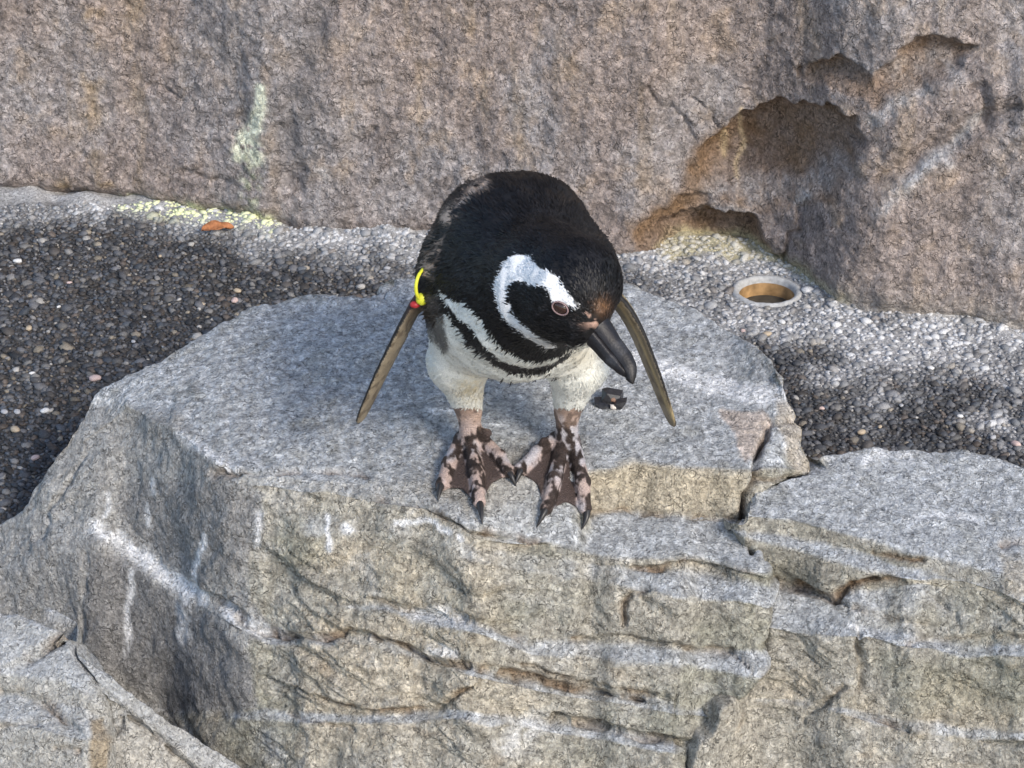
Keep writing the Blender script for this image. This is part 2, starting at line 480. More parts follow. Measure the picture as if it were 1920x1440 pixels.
# ---------------------------------------------------------------- rocks
def loft(name, px0, px1, rows, slopes, anchor, anchor_z, step=2.6, end_z=-0.9, back=True, feature=None, seed=0, amp=1.0):
    """Rock surface from bedding lines.  rows: lines (px -> py) from the back edge down the front;
    slopes: fall of each band in degrees; the anchor line has a known height."""
    cols = np.arange(px0, px1 + 0.1, step)
    nc = len(cols)
    fy = [np.interp(cols, [p[0] for p in r], [p[1] for p in r]) for r in rows]
    fy[0] = fy[0] + 5 * fbm(np.stack([cols * 0.018, 0 * cols, 0 * cols + seed], 1), 1, 3) * 1.3
    # a line just inside the back edge keeps its nicks local
    rows = [rows[0], rows[0]] + list(rows[1:]); slopes = [slopes[0]] + list(slopes); anchor = anchor + (1 if anchor > 0 else 0)
    base0 = np.interp(cols, [p[0] for p in rows[0]], [p[1] for p in rows[0]])
    kk = np.hanning(61); kk /= kk.sum()
    fy.insert(1, np.minimum(np.convolve(np.pad(base0, 30, mode='edge'), kk, mode='valid') + 16, fy[1] - 4))
    for k in range(2, len(fy)):
        fy[k] = fy[k] + 8 * fbm(np.stack([cols * 0.009, 0 * cols + k * 3.7, 0 * cols + seed], 1), 1, 2)
    for k in range(1, len(fy)): fy[k] = np.maximum(fy[k], fy[k - 1] + 2.0)
    sl = [np.interp(cols, [p[0] for p in s], [p[1] for p in s]) if not np.isscalar(s) else np.full(nc, float(s)) for s in slopes]
    for k in range(2, len(sl)):                  # ledges come and go along their length
        sl[k] = np.clip(sl[k] + 13 * fbm(np.stack([cols * 0.006, 0 * cols + k * 5.3, 0 * cols + seed + 0.4], 1), 1, 2), 8, 84)
    zA = np.interp(cols, [p[0] for p in anchor_z], [p[1] for p in anchor_z])
    pts = [None] * len(rows)
    r = rays(cols, fy[anchor])
    pts[anchor] = CAM + r * ((zA - CAM[2]) / r[:, 2])[:, None]
    def march(P, pyn, a):
        T = np.tan(np.radians(a)); r = rays(cols, pyn)
        t = (P[:, 2] - CAM[2] + T * (CAM[1] - P[:, 1])) / (r[:, 2] - T * r[:, 1])
        return CAM + r * t[:, None]
    for k in range(anchor - 1, -1, -1): pts[k] = march(pts[k + 1], fy[k], sl[k])
    for k in range(anchor + 1, len(rows)): pts[k] = march(pts[k - 1], fy[k], sl[k - 1])
    # even out the depth along each line, keeping it on the same line of sight
    kw = int(34 / step) * 2 + 1
    ker = np.hanning(kw + 2)[1:-1]; ker /= ker.sum()
    for k in range(len(rows)):
        Ys = np.convolve(np.pad(pts[k][:, 1], kw // 2, mode='reflect', reflect_type='odd'), ker, mode='valid')
        r = rays(cols, fy[k])
        pts[k] = CAM + r * ((Ys - CAM[1]) / r[:, 1])[:, None]
    chain = []
    if back:                                    # the far side, down to below the bed
        b2 = pts[0] + [0, 0.02, -0.035]; b3 = pts[0] + [0, 0.07, -0.12]; b4 = pts[0] + [0, 0.10, -0.3]
        chain += [b4, b3, b2]
    chain += pts
    e = pts[-1].copy(); e[:, 2] = np.minimum(end_z, e[:, 2] - 0.05); e[:, 1] -= 0.05
    chain.append(e)
    out = [chain[0][None]]
    for a, b in zip(chain[:-1], chain[1:]):
        L = np.linalg.norm(b - a, axis=1).mean()
        n = int(np.clip(L / 0.0022, 2, 130))
        if b is e or (back and a is chain[0]): n = 12
        t = np.linspace(0, 1, n + 1)[1:]
        out.append(a[None] + (b - a)[None] * t[:, None, None])
    G = np.concatenate(out, 0)                  # rows x columns
    # round the breaks a little along the fall line
    for _ in range(2):
        G[1:-1] = (G[:-2] + 2 * G[1:-1] + G[2:]) / 4
    nv = G.shape[0]
    P = G.transpose(1, 0, 2).reshape(-1, 3)     # column major: nu = nc, nv
    N = grid_normals(P, nc, nv)
    if N[:, 2].mean() < 0: N = -N
    px, py = project(P)
    up = np.clip(N[:, 2], 0, 1)
    rgh = 1 - 0.55 * sstep(0.6, 0.95, up)
    d = 0.009 * fbm(P, 6, 3, seed=seed + 1) * rgh + 0.0038 * fbm(P, 24, 3, seed=seed + 2) * rgh + 0.0018 * fbm(P, 80, 3, seed=seed + 3)
    # bedding: thin uneven sheets that dip to the right
    B = P.copy(); B[:, 2] = P[:, 2] + 0.22 * P[:, 0] - 0.1 * P[:, 1] + 0.012 * fbm(P, 9, 2, seed=seed + 4)
    bed = fbm(B * [5, 5, 46], 1.0, 3, seed=seed + 5)
    patch = np.clip(0.25 + 1.3 * fbm(P, 7, 2, seed=seed + 6), 0.1, 1.2) * (0.3 + 0.7 * sstep(430, 540, px))
    d += (0.0095 * np.round(bed * 2.6) / 2.6 + 0.002 * bed) * (1 - up ** 2) * patch
    d *= amp
    col = np.full((len(P), 3), 0.4)
    if feature is not None:
        d, col, push = feature(P, N, px, py, up, d, bed)
    Q = P + N * d[:, None]
    if feature is not None:
        Q = Q + push[:, None] * np.array([0.0, 0.9, -0.3])
    F = grid_faces(nc, nv)
    # orient outwards
    a, b, c_ = Q[F[:, 0]], Q[F[:, 1]], Q[F[:, 2]]
    fn = np.cross(b - a, c_ - a)
    if (fn * N[F[:, 0]]).sum(1).mean() < 0: F = F[:, ::-1]
    # closing faces at the two ends
    me = np_mesh(name, Q, F, np.clip(col, 0.01, 0.85))
    return me

def rock_colour(P, N, px, py, up, bed, seed):
    n1 = fbm(P, 6, 4, seed=seed + 11); n2 = fbm(P, 24, 4, seed=seed + 12); n3 = fbm(P, 90, 3, seed=seed + 13)
    c = np.tile([0.360, 0.338, 0.288], (len(P), 1))                       # olive-beige broken faces
    c = lerp(c, [0.275, 0.270, 0.215], sstep(0.0, 0.6, n1) * 0.7)          # algae
    c = lerp(c, [0.43, 0.395, 0.33], sstep(0.05, 0.6, -n1) * 0.6)
    c = lerp(c, [0.47, 0.41, 0.315], sstep(0.05, 0.55, fbm(P * [1, 1, 2.2], 5, 3, seed=seed + 17)) * 0.6)  # beige patches: sunlit warmth put into the stone colour
    c = lerp(c, [0.425, 0.435, 0.442], sstep(0.45, 0.92, up + 0.20 * n1 + 0.16 * n2))                # weathered tops, with bluish skylight put into the colour
    c = lerp(c, [0.27, 0.265, 0.235], sstep(0.15, 0.6, -n2) * 0.32)
    c = lerp(c, [0.48, 0.475, 0.46], sstep(0.2, 0.7, n2) * 0.25)
    c = c * (1.16 * (1 + 0.24 * n3))[:, None]
    c = lerp(c, [0.36, 0.25, 0.14], sstep(0.45, 0.8, fbm(P * [1, 1, 2.5], 13, 3, seed=seed + 15)) * 0.35 * (1 - up))
    return c, n1, n2, n3

def cracks(P, px, py, d, c, lines, seed):
    wx = px + 5 * fbm(P, 40, 3, seed=seed + 21); wy = py + 5 * fbm(P, 40, 3, seed=seed + 22)
    n = fbm(P, 30, 3, seed=seed + 23)
    for pts, w, dep, stepd, rust in lines:
        dist, sg = poly_dist(wx, wy, pts)
        x0, x1 = pts[0][0], pts[-1][0]
        vis = np.clip(0.75 + 0.6 * n, 0.15, 1.1)
        d = d - 1.5 * dep * np.exp(-(dist / w) ** 2) * vis
        stepd = stepd * 2.0
        if stepd: d = d - stepd * np.exp(-dist / 45) * (sg > 0) * sstep(0, 3, dist) + stepd * 0.6 * np.exp(-dist / 30) * (sg < 0)
        if rust: c = lerp(c, [0.25, 0.150, 0.075], np.clip(np.exp(-(dist / (w * 1.25)) ** 2) * 0.8 * rust * np.clip(0.55 + 1.2 * n, 0, 1), 0, 1))
    return d, c

def whites(P, px, py, c, lines, seed, wob=5):
    wx = px + wob * fbm(P, 45, 3, seed=seed + 31); wy = py + wob * fbm(P, 45, 3, seed=seed + 32)
    n = fbm(P, 55, 3, seed=seed + 33)
    for pts, w, a in lines:
        dist, _ = poly_dist(wx, wy, pts)
        c = lerp(c, [0.85, 0.85, 0.85], np.clip(1.5 * np.exp(-(dist / w) ** 3) * a * sstep(-0.8, -0.1, n), 0, 1))
    return c

# joint between the main rock and the right-hand slab
JOINT = [(700, 1545), (880, 1545), (905, 1452), (925, 1418), (960, 1398), (1000, 1402), (1060, 1425), (1090, 1436), (1130, 1446), (1170, 1440), (1215, 1428), (1262, 1440), (1290, 1405), (1330, 1352), (1390, 1318), (1440, 1304), (1800, 1290)]

def joint_px(py):
    return np.interp(py, [j[0] for j in JOINT], [j[1] for j in JOINT])

MAIN_ROWS = [
    # 0 back edge
    [(-160, 1120), (0, 985), (45, 955), (95, 870), (140, 800), (175, 742), (240, 700), (350, 640), (500, 567), (560, 553), (660, 560), (712, 556), (728, 535), (775, 525), (960, 512), (1150, 522), (1215, 548), (1330, 597), (1400, 638), (1440, 668), (1465, 700), (1480, 760), (1500, 830), (1518, 890), (1560, 930)],
    # 1 front break of the top
    [(-160, 1140), (0, 1010), (100, 900), (150, 828), (240, 770), (330, 800), (360, 830), (430, 882), (500, 893), (700, 902), (900, 902), (1090, 882), (1200, 866), (1300, 878), (1400, 888), (1440, 885), (1500, 880), (1560, 945)],
    # 2 foot of the first riser
    [(-160, 1160), (0, 1035), (100, 930), (180, 905), (300, 900), (430, 908), (690, 934), (800, 954), (880, 992), (1000, 1004), (1090, 972), (1200, 962), (1300, 968), (1390, 975), (1440, 965), (1560, 975)],
    # 3 ledge in front of it
    [(-160, 1165), (0, 1045), (100, 945), (180, 925), (300, 925), (430, 925), (690, 948), (800, 972), (900, 1012), (1010, 1020), (1190, 1050), (1300, 1046), (1430, 1075), (1560, 1090)],
    # 4 riser below the ledge
    [(-160, 1170), (0, 1050), (100, 952), (180, 935), (300, 945), (430, 950), (690, 962), (800, 988), (900, 1026), (1010, 1036), (1190, 1066), (1300, 1064), (1430, 1094), (1560, 1110)],
    # 5 second ledge
    [(-160, 1180), (0, 1060), (100, 960), (180, 950), (300, 985), (500, 1010), (690, 1010), (900, 1060), (1100, 1090), (1190, 1106), (1300, 1120), (1440, 1138), (1560, 1150)],
    # 6
    [(-160, 1190), (0, 1070), (100, 970), (180, 968), (270, 1012), (360, 1080), (500, 1130), (730, 1134), (900, 1166), (1000, 1200), (1190, 1204), (1440, 1228), (1560, 1240)],
    # 6b small ledge right of the middle
    [(-160, 1194), (0, 1074), (100, 976), (180, 974), (270, 1020), (360, 1090), (500, 1140), (730, 1150), (900, 1186), (1000, 1222), (1190, 1236), (1440, 1268), (1560, 1280)],
    # 7 inner edge of the white ledge
    [(-160, 1200), (0, 1080), (100, 985), (180, 985), (270, 1040), (360, 1102), (500, 1176), (620, 1188), (690, 1184), (760, 1209), (860, 1239), (1060, 1284), (1200, 1308), (1440, 1340), (1560, 1350)],
    # 8 its outer edge
    [(-160, 1215), (0, 1095), (100, 1000), (180, 1012), (270, 1072), (360, 1136), (500, 1206), (620, 1214), (690, 1208), (760, 1232), (860, 1262), (1060, 1306), (1200, 1328), (1440, 1356), (1560, 1366)],
    # 9
    [(-160, 1300), (0, 1230), (100, 1220), (150, 1235), (300, 1330), (560, 1335), (690, 1338), (830, 1328), (1000, 1345), (1100, 1362), (1300, 1398), (1440, 1420), (1560, 1430)],
    # 10
    [(-160, 1320), (0, 1250), (100, 1240), (150, 1255), (300, 1345), (560, 1352), (690, 1356), (830, 1348), (1000, 1368), (1100, 1384), (1300, 1416), (1440, 1440), (1560, 1450)],
    # 11 out of frame
    [(-160, 1640), (1560, 1760)],
]
MAIN_SLOPES = [
    [(-160, 45), (0, 45), (150, 40), (240, 16), (350, 7), (1380, 6), (1440, 14), (1500, 35), (1560, 40)],
    [(-160, 50), (180, 52), (300, 66), (440, 52), (500, 30), (820, 24), (1080, 24), (1110, 62), (1400, 68), (1560, 50)],
    [(-160, 55), (180, 55), (300, 70), (480, 66), (700, 52), (900, 40), (1080, 24), (1120, 12), (1560, 14)],
    [(-160, 55), (180, 55), (300, 74), (480, 72), (1000, 74), (1190, 82), (1560, 84)],
    [(-160, 55), (180, 55), (300, 74), (480, 64), (1100, 50), (1200, 22), (1560, 20)],
    [(-160, 55), (180, 58), (300, 76), (480, 70), (1000, 70), (1200, 78), (1560, 78)],
    [(-160, 55), (180, 58), (300, 76), (480, 70), (700, 45), (900, 26), (1440, 24), (1560, 24)],
    [(-160, 55), (180, 58), (300, 76), (480, 72), (1560, 72)],
    [(-160, 50), (120, 50), (180, 22), (480, 26), (700, 36), (1000, 40), (1560, 40)],
    [(-160, 62), (180, 70), (300, 78), (480, 74), (1560, 72)],
    [(-160, 60), (300, 60), (560, 34), (1560, 36)],
    [(-160, 62), (1560, 66)],
]
MAIN_LINES = [  # points, width px, depth m, step m, rust
    ([(690, 930), (760, 940), (800, 952), (850, 978), (880, 994), (960, 1006), (1010, 1016)], 4.5, 0.008, 0.003, 0.8),
    ([(1100, 962), (1160, 955), (1240, 966), (1330, 972), (1390, 975)], 4, 0.006, 0, 0.5),
    ([(1185, 1060), (1240, 1062), (1290, 1050), (1350, 1062), (1430, 1082)], 4.5, 0.010, 0.003, 1.0),
    ([(400, 1118), (450, 1150), (500, 1182), (560, 1192), (620, 1192), (660, 1178), (690, 1186), (760, 1210), (820, 1240), (880, 1244), (960, 1262), (1060, 1286), (1200, 1310)], 4.5, 0.012, 0.004, 0.9),
    ([(700, 1120), (760, 1138), (830, 1150), (900, 1164), (1000, 1200)], 4, 0.008, 0.003, 0.3),
    ([(1080, 1195), (1180, 1190), (1250, 1205), (1300, 1215), (1370, 1222), (1440, 1262)], 4, 0.007, 0.003, 0.5),
    ([(1172, 1170), (1170, 1140), (1185, 1112), (1210, 1106)], 5, 0.010, 0, 0.7),
    ([(560, 1290), (640, 1318), (690, 1332), (760, 1330), (830, 1322), (880, 1290)], 4, 0.009, 0.003, 0.9),
    ([(540, 1338), (600, 1352), (660, 1368)], 3.5, 0.006, 0, 0.6),
    ([(985, 1248), (1060, 1272), (1150, 1288), (1250, 1306)], 4, 0.007, 0.003, 0.6),
    ([(1040, 1346), (1100, 1354), (1140, 1362), (1200, 1378), (1300, 1392)], 5, 0.012, 0.003, 0.4),
    ([(1300, 1440), (1310, 1395), (1330, 1360), (1345, 1320)], 5, 0.008, 0, 0.3),
    ([(1270, 1290), (1275, 1330), (1270, 1350)], 4, 0.006, 0, 0),
    ([(420, 880), (470, 884), (520, 888), (600, 880), (690, 890)], 4, 0.005, 0, 0.55),
    ([(405, 890), (425, 884), (440, 888)], 9, 0.010, 0, 0.6),
    ([(1445, 790), (1438, 815), (1420, 850), (1412, 895), (1398, 925), (1390, 960), (1400, 1005), (1412, 1030)], 5, 0.022, 0, 0.85),
    ([(1412, 896), (1440, 902), (1470, 895), (1500, 890)], 4, 0.008, 0, 0.4),
    ([(1445, 798), (1480, 790), (1500, 800)], 5, 0.006, 0, 0.3),
    ([(165, 1040), (160, 1100), (150, 1180), (145, 1220)], 6, 0.004, 0, 0),
    ([(160, 850), (130, 900), (95, 960), (80, 1010)], 4, 0.005, 0, 0),
    ([(720, 560), (726, 545), (735, 533)], 4, 0.006, 0, 0),
]

def main_feature(P, N, px, py, up, d, bed):
    c, n1, n2, n3 = rock_colour(P, N, px, py, up, bed, 100)
    wx = px + 10 * fbm(P, 30, 3, seed=141); wy = py + 8 * fbm(P, 30, 3, seed=142)
    vis = N @ -FWD > -0.2
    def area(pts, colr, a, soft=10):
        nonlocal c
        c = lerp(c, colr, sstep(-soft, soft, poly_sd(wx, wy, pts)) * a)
    # grey flank on the left, with darker faces
    area([(-200, 980), (140, 760), (330, 770), (430, 890), (500, 930), (490, 1010), (455, 1080), (500, 1180), (465, 1220), (475, 1330), (300, 1340), (140, 1230), (-200, 1300)], np.array([0.38, 0.375, 0.365]), 0.85, 8)
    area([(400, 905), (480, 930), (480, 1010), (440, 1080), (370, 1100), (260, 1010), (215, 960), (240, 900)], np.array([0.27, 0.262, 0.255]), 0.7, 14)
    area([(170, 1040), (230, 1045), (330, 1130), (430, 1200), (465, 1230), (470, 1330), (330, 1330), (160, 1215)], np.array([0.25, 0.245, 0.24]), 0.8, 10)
    area([(-200, 1000), (100, 880), (150, 1010), (140, 1200), (-200, 1200)], np.array([0.43, 0.425, 0.41]), 0.6, 14)
    # buff riser by the feet and pink flake at the joint
    area([(1095, 892), (1180, 868), (1300, 882), (1400, 890), (1392, 972), (1300, 965), (1180, 955), (1100, 960)], np.array([0.52, 0.45, 0.335]), 0.75, 9)
    area([(1345, 775), (1430, 772), (1450, 785), (1440, 810), (1415, 860), (1398, 870), (1385, 830)], np.array([0.62, 0.51, 0.43]), 0.8, 5)
    area([(1455, 700), (1475, 740), (1500, 830), (1515, 890), (1490, 890), (1470, 850), (1455, 790)], np.array([0.56, 0.47, 0.36]), 0.6, 6)
    area([(460, 900), (800, 905), (860, 850), (1100, 830), (1090, 890), (900, 960), (690, 925)], np.array([0.43, 0.40, 0.35]), 0.55, 20)
    c = c * (1 + 0.25 * n3)[:, None]
    d, c = cracks(P, px, py, d, c, MAIN_LINES, 100)
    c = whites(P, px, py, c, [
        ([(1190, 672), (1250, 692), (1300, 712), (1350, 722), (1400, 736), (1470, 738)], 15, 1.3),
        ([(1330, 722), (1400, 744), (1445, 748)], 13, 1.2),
        ([(180, 985), (215, 1010), (270, 1045), (320, 1085), (365, 1118)], 15, 0.75),
        ([(205, 925), (198, 965)], 6, 0.6), ([(380, 1005), (368, 1050), (360, 1095)], 6, 0.75), ([(248, 1070), (242, 1150), (240, 1215)], 7, 0.6),
        ([(335, 1120), (340, 1200)], 10, 0.4), ([(485, 965), (480, 1025)], 7, 0.55), ([(614, 965), (618, 1030)], 6, 0.7), ([(648, 990), (660, 996)], 8, 0.8),
        ([(290, 900), (295, 925)], 7, 0.5), ([(280, 950), (282, 1000)], 5, 0.5), ([(340, 815), (390, 850), (440, 878)], 9, 0.55),
        ([(740, 980), (800, 975), (860, 1010)], 6, 0.7), ([(410, 1135), (450, 1165), (495, 1180)], 12, 0.6),
        ([(780, 1155), (830, 1150), (860, 1170)], 14, 0.45), ([(820, 1215), (850, 1225)], 12, 0.5), ([(1000, 1360), (960, 1400)], 25, 0.35),
        ([(300, 1350), (420, 1440)], 12, 0.3), ([(810, 772), (860, 775)], 5, 0.8)], 100)
    # keep clear of the right-hand slab beyond the joint
    over = px + 22 * fbm(P, 16, 3, seed=401) - joint_px(py)
    return d, c, 0.10 * sstep(0, 45, over)

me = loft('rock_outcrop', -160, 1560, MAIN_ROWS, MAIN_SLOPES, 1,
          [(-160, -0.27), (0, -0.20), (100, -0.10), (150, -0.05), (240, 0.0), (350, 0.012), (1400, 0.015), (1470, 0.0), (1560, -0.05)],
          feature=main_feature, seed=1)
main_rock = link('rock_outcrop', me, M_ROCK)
tag(main_rock, 'large pale grey layered boulder that the penguin stands on', 'boulder')

# right-hand slab
R_ROWS = [
    [(1360, 1000), (1395, 975), (1420, 916), (1470, 900), (1515, 886), (1540, 852), (1640, 840), (1760, 846), (1850, 858), (1920, 873), (2120, 910)],
    [(1360, 1005), (1400, 962), (1480, 972), (1560, 992), (1640, 1012), (1700, 1035), (1800, 1050), (1920, 1085), (2120, 1130)],
    [(1360, 1010), (1400, 998), (1500, 1012), (1600, 1032), (1700, 1072), (1800, 1086), (1920, 1122), (2120, 1170)],
    [(1360, 1015), (1400, 1004), (1470, 1022), (1540, 1048), (1600, 1064), (1700, 1080), (1800, 1092), (1920, 1128), (2120, 1175)],
    [(1360, 1080), (1430, 1082), (1540, 1110), (1640, 1100), (1720, 1098), (1800, 1108), (1920, 1148), (2120, 1190)],
    [(1360, 1130), (1440, 1140), (1540, 1158), (1640, 1178), (1720, 1194), (1800, 1206), (1920, 1208), (2120, 1230)],
    [(1360, 1170), (1440, 1176), (1540, 1188), (1620, 1194), (1720, 1214), (1800, 1228), (1920, 1232), (2120, 1250)],
    [(1360, 1290), (1500, 1310), (1600, 1330), (1700, 1350), (1920, 1372), (2120, 1390)],
    [(1360, 1310), (1500, 1330), (1600, 1348), (1700, 1370), (1920, 1392), (2120, 1410)],
    [(1360, 1740), (2120, 1740)],
]
R_SLOPES = [9, [(1360, 60), (1480, 66), (1800, 62), (1900, 45), (2120, 40)], [(1360, 16), (1700, 14), (2120, 16)], 78, [(1360, 60), (1900, 70), (2120, 70)],
            [(1360, 26), (1900, 24), (2120, 24)], 76, 35, 66]
R_SLOPES = [9, [(1360, 58), (1480, 66), (1800, 64), (1900, 48), (2120, 40)], [(1360, 14), (1720, 14), (1760, 40), (2120, 40)], [(1360, 78), (2120, 74)],
            [(1360, 34), (1640, 46), (1760, 60), (2120, 60)], [(1360, 26), (1600, 24), (2120, 20)], [(1360, 76), (2120, 74)], [(1360, 38), (2120, 38)], 68]
R_LINES = [
    ([(1420, 1082), (1470, 1094), (1520, 1110), (1560, 1118), (1600, 1098), (1640, 1085)], 5, 0.014, 0.003, 1.0),
    ([(1640, 1035), (1690, 1046), (1730, 1052)], 4, 0.007, 0, 0.9),
    ([(1600, 1098), (1650, 1080), (1690, 1090)], 7, 0.004, 0, 0.9),
    ([(1560, 1118), (1640, 1150), (1740, 1165)], 4, 0.005, 0.003, 0.4),
    ([(1614, 1180), (1612, 1215), (1622, 1250), (1618, 1290)], 6, 0.014, 0, 0.2),
    ([(1440, 1160), (1436, 1200), (1432, 1235)], 6, 0.014, 0, 0.7),
    ([(1700, 1200), (1800, 1195), (1920, 1190)], 4, 0.006, 0.002, 0.4),
    ([(1580, 1290), (1540, 1320), (1510, 1350)], 5, 0.007, 0, 0.4),
    ([(1600, 1340), (1660, 1350), (1700, 1368)], 4, 0.008, 0.002, 0.7),
    ([(1740, 1110), (1790, 1150), (1800, 1180)], 5, 0.007, 0, 0),
    ([(1880, 1020), (1920, 1016), (1960, 1016)], 6, 0.005, 0, 0.8),
    ([(1840, 1390), (1890, 1400), (1930, 1396)], 5, 0.01, 0, 0),
]

def right_feature(P, N, px, py, up, d, bed):
    c, n1, n2, n3 = rock_colour(P, N, px, py, up, bed, 300)
    wx = px + 10 * fbm(P, 30, 3, seed=341); wy = py + 8 * fbm(P, 30, 3, seed=342)
    c = lerp(c, [0.25, 0.235, 0.195], sstep(-10, 10, poly_sd(wx, wy, [(1420, 1020), (1500, 1030), (1590, 1068), (1570, 1100), (1480, 1092), (1430, 1080)])) * 0.6)
    c = lerp(c, [0.27, 0.255, 0.21], sstep(-10, 10, poly_sd(wx, wy, [(1420, 970), (1560, 1000), (1700, 1040), (1900, 1080), (1880, 1110), (1700, 1066), (1560, 1020)])) * 0.5)
    c = lerp(c, [0.50, 0.41, 0.27], sstep(-12, 12, poly_sd(wx, wy, [(1880, 1040), (2000, 1060), (2000, 1130), (1890, 1110)])) * 0.5)
    c = lerp(c, [0.26, 0.26, 0.19], sstep(-30, 30, poly_sd(wx, wy, [(1640, 1240), (1920, 1240), (1920, 1340), (1700, 1330)])) * 0.4)
    c = c * (1 + 0.2 * n3)[:, None]
    d, c = cracks(P, px, py, d, c, R_LINES, 300)
    c = whites(P, px, py, c, [([(1622, 862), (1640, 852), (1660, 846)], 9, 1.0), ([(1680, 852), (1710, 858)], 5, 0.5), ([(1700, 972), (1780, 966), (1840, 972)], 7, 0.5), ([(1590, 1170), (1620, 1176)], 4, 0.8)], 300)
    return d, c, 0.10 * sstep(4, 40, joint_px(py) - px - 22 * fbm(P, 16, 3, seed=401))

me = loft('rock_slab', 1240, 2120, R_ROWS, R_SLOPES, 1,
          [(1340, -0.02), (1400, -0.022), (1500, -0.028), (1700, -0.045), (1920, -0.06), (2120, -0.08)], feature=right_feature, seed=5)
right_rock = link('rock_slab', me, M_ROCK)
tag(right_rock, 'low rock slab with a broad flat top, across the crack from the penguin\'s boulder', 'rock')

# lower-left block and the wedge beside it
BL_JOINT = [(1100, 118), (1180, 122), (1235, 138), (1270, 168), (1310, 190), (1340, 200), (1440, 203), (1700, 205)]
BL_ROWS = [
    [(-200, 1120), (0, 1152), (60, 1166), (120, 1186), (150, 1240), (200, 1310), (260, 1400)],
    [(-200, 1230), (0, 1262), (60, 1272), (120, 1272), (150, 1290), (200, 1340), (260, 1420)],
    [(-200, 1260), (0, 1300), (60, 1310), (120, 1320), (165, 1330), (200, 1352), (260, 1430)],
    [(-200, 1330), (0, 1350), (120, 1380), (165, 1385), (200, 1390), (260, 1460)],
    [(-200, 1760), (260, 1760)],
]
def block_feature(P, N, px, py, up, d, bed):
    c, n1, n2, n3 = rock_colour(P, N, px, py, up, bed, 500)
    c = lerp(c, [0.50, 0.50, 0.49], np.full(len(P), 0.45))
    wx = px + 8 * fbm(P, 30, 3, seed=541); wy = py + 8 * fbm(P, 30, 3, seed=542)
    c = lerp(c, [0.36, 0.28, 0.18], sstep(-6, 6, poly_sd(wx, wy, [(172, 1345), (198, 1345), (202, 1480), (165, 1480)])) * 0.8)
    d, c = cracks(P, px, py, d, c, [
        ([(55, 1230), (75, 1222), (100, 1204), (120, 1190)], 7, 0.012, 0.004, 0.8),
        ([(0, 1295), (50, 1298), (90, 1318), (130, 1350)], 8, 0.006, 0.003, 0.5),
        ([(100, 1408), (130, 1402), (145, 1412)], 5, 0.006, 0, 0.7), ([(0, 1360), (60, 1352)], 6, 0.005, 0.002, 0.4)], 500)
    over = px - np.interp(py, [j[0] for j in BL_JOINT], [j[1] for j in BL_JOINT])
    return d, c, 0.07 * sstep(-2, 16, over + 5 * fbm(P, 30, 2, seed=403))
me = loft('rock_block', -200, 260, BL_ROWS, [34, 62, 26, 68], 0,
          [(-200, -0.12), (0, -0.115), (120, -0.125), (200, -0.18), (260, -0.25)], feature=block_feature, seed=9, amp=0.8)
# stands clear in front of the wedge
tag(link('rock_block', me, M_ROCK), 'pale broken rock block beside the dark upright crack at the boulder\'s foot', 'rock')

BW_ROWS = [
    [(60, 1170), (120, 1196), (150, 1228), (220, 1278), (300, 1338), (400, 1405), (480, 1455), (560, 1500)],
    [(60, 1190), (120, 1216), (150, 1252), (220, 1312), (300, 1376), (400, 1440), (480, 1490), (560, 1530)],
    [(60, 1290), (120, 1300), (180, 1300), (240, 1310), (300, 1385), (400, 1450), (480, 1500), (560, 1545)],
    [(60, 1330), (120, 1340), (200, 1330), (250, 1330), (330, 1420), (400, 1490), (480, 1540), (560, 1580)],
    [(60, 1760), (560, 1780)],
]
def wedge_feature(P, N, px, py, up, d, bed):
    c, n1, n2, n3 = rock_colour(P, N, px, py, up, bed, 700)
    c = lerp(c, [0.44, 0.44, 0.43], np.full(len(P), 0.5))
    wx = px + 8 * fbm(P, 30, 3, seed=741); wy = py + 8 * fbm(P, 30, 3, seed=742)
    c = lerp(c, [0.50, 0.50, 0.49], np.exp(-(poly_dist(wx, wy, [(230, 1300), (320, 1380), (420, 1440)])[0] / 16) ** 2) * 0.7)
    d, c = cracks(P, px, py, d, c, [([(240, 1330), (300, 1385), (350, 1425), (400, 1470)], 5, 0.010, 0.004, 0.2),
                                    ([(210, 1370), (225, 1350)], 6, 0.012, 0, 0.6)], 700)
    over = px - np.interp(py, [j[0] for j in BL_JOINT], [j[1] for j in BL_JOINT])
    return d, c, 0.09 * sstep(10, -6, over)
me = loft('rock_wedge', 60, 560, BW_ROWS, [40, 46, 66, 60], 0,
          [(60, -0.13), (150, -0.14), (220, -0.17), (300, -0.215), (400, -0.265), (560, -0.34)], feature=wedge_feature, seed=13, amp=0.8)
tag(link('rock_wedge', me, M_ROCK), 'grey wedge of rock leaning along the boulder\'s dark left face', 'rock')

bpy.context.view_layer.update()

# ---------------------------------------------------------------- gravel
def ico(sub=1):
    bm = bmesh.new(); bmesh.ops.create_icosphere(bm, subdivisions=sub, radius=1.0)
    V = np.array([v.co[:] for v in bm.verts]); F = np.array([[v.index for v in f.verts] for f in bm.faces]); bm.free()
    return V, F
ICO_V, ICO_F = ico(1)
ICO2_V, ICO2_F = ico(2)
R0X = [p[0] for p in MAIN_ROWS[0]]; R0Y = [p[1] for p in MAIN_ROWS[0]]
def rock_top_py(px):
    a = np.interp(px, R0X, R0Y)
    b = np.interp(px, [p[0] for p in R_ROWS[0]], [p[1] for p in R_ROWS[0]])
    return np.where(px < 1500, a, np.where(px < 1540, np.minimum(a, b), b))
GRAVEL_SHADES = np.array([[0.045, 0.047, 0.052], [0.07, 0.072, 0.078], [0.055, 0.05, 0.047], [0.10, 0.10, 0.105], [0.085, 0.07, 0.06], [0.14, 0.135, 0.13], [0.19, 0.165, 0.13], [0.06, 0.068, 0.08]])
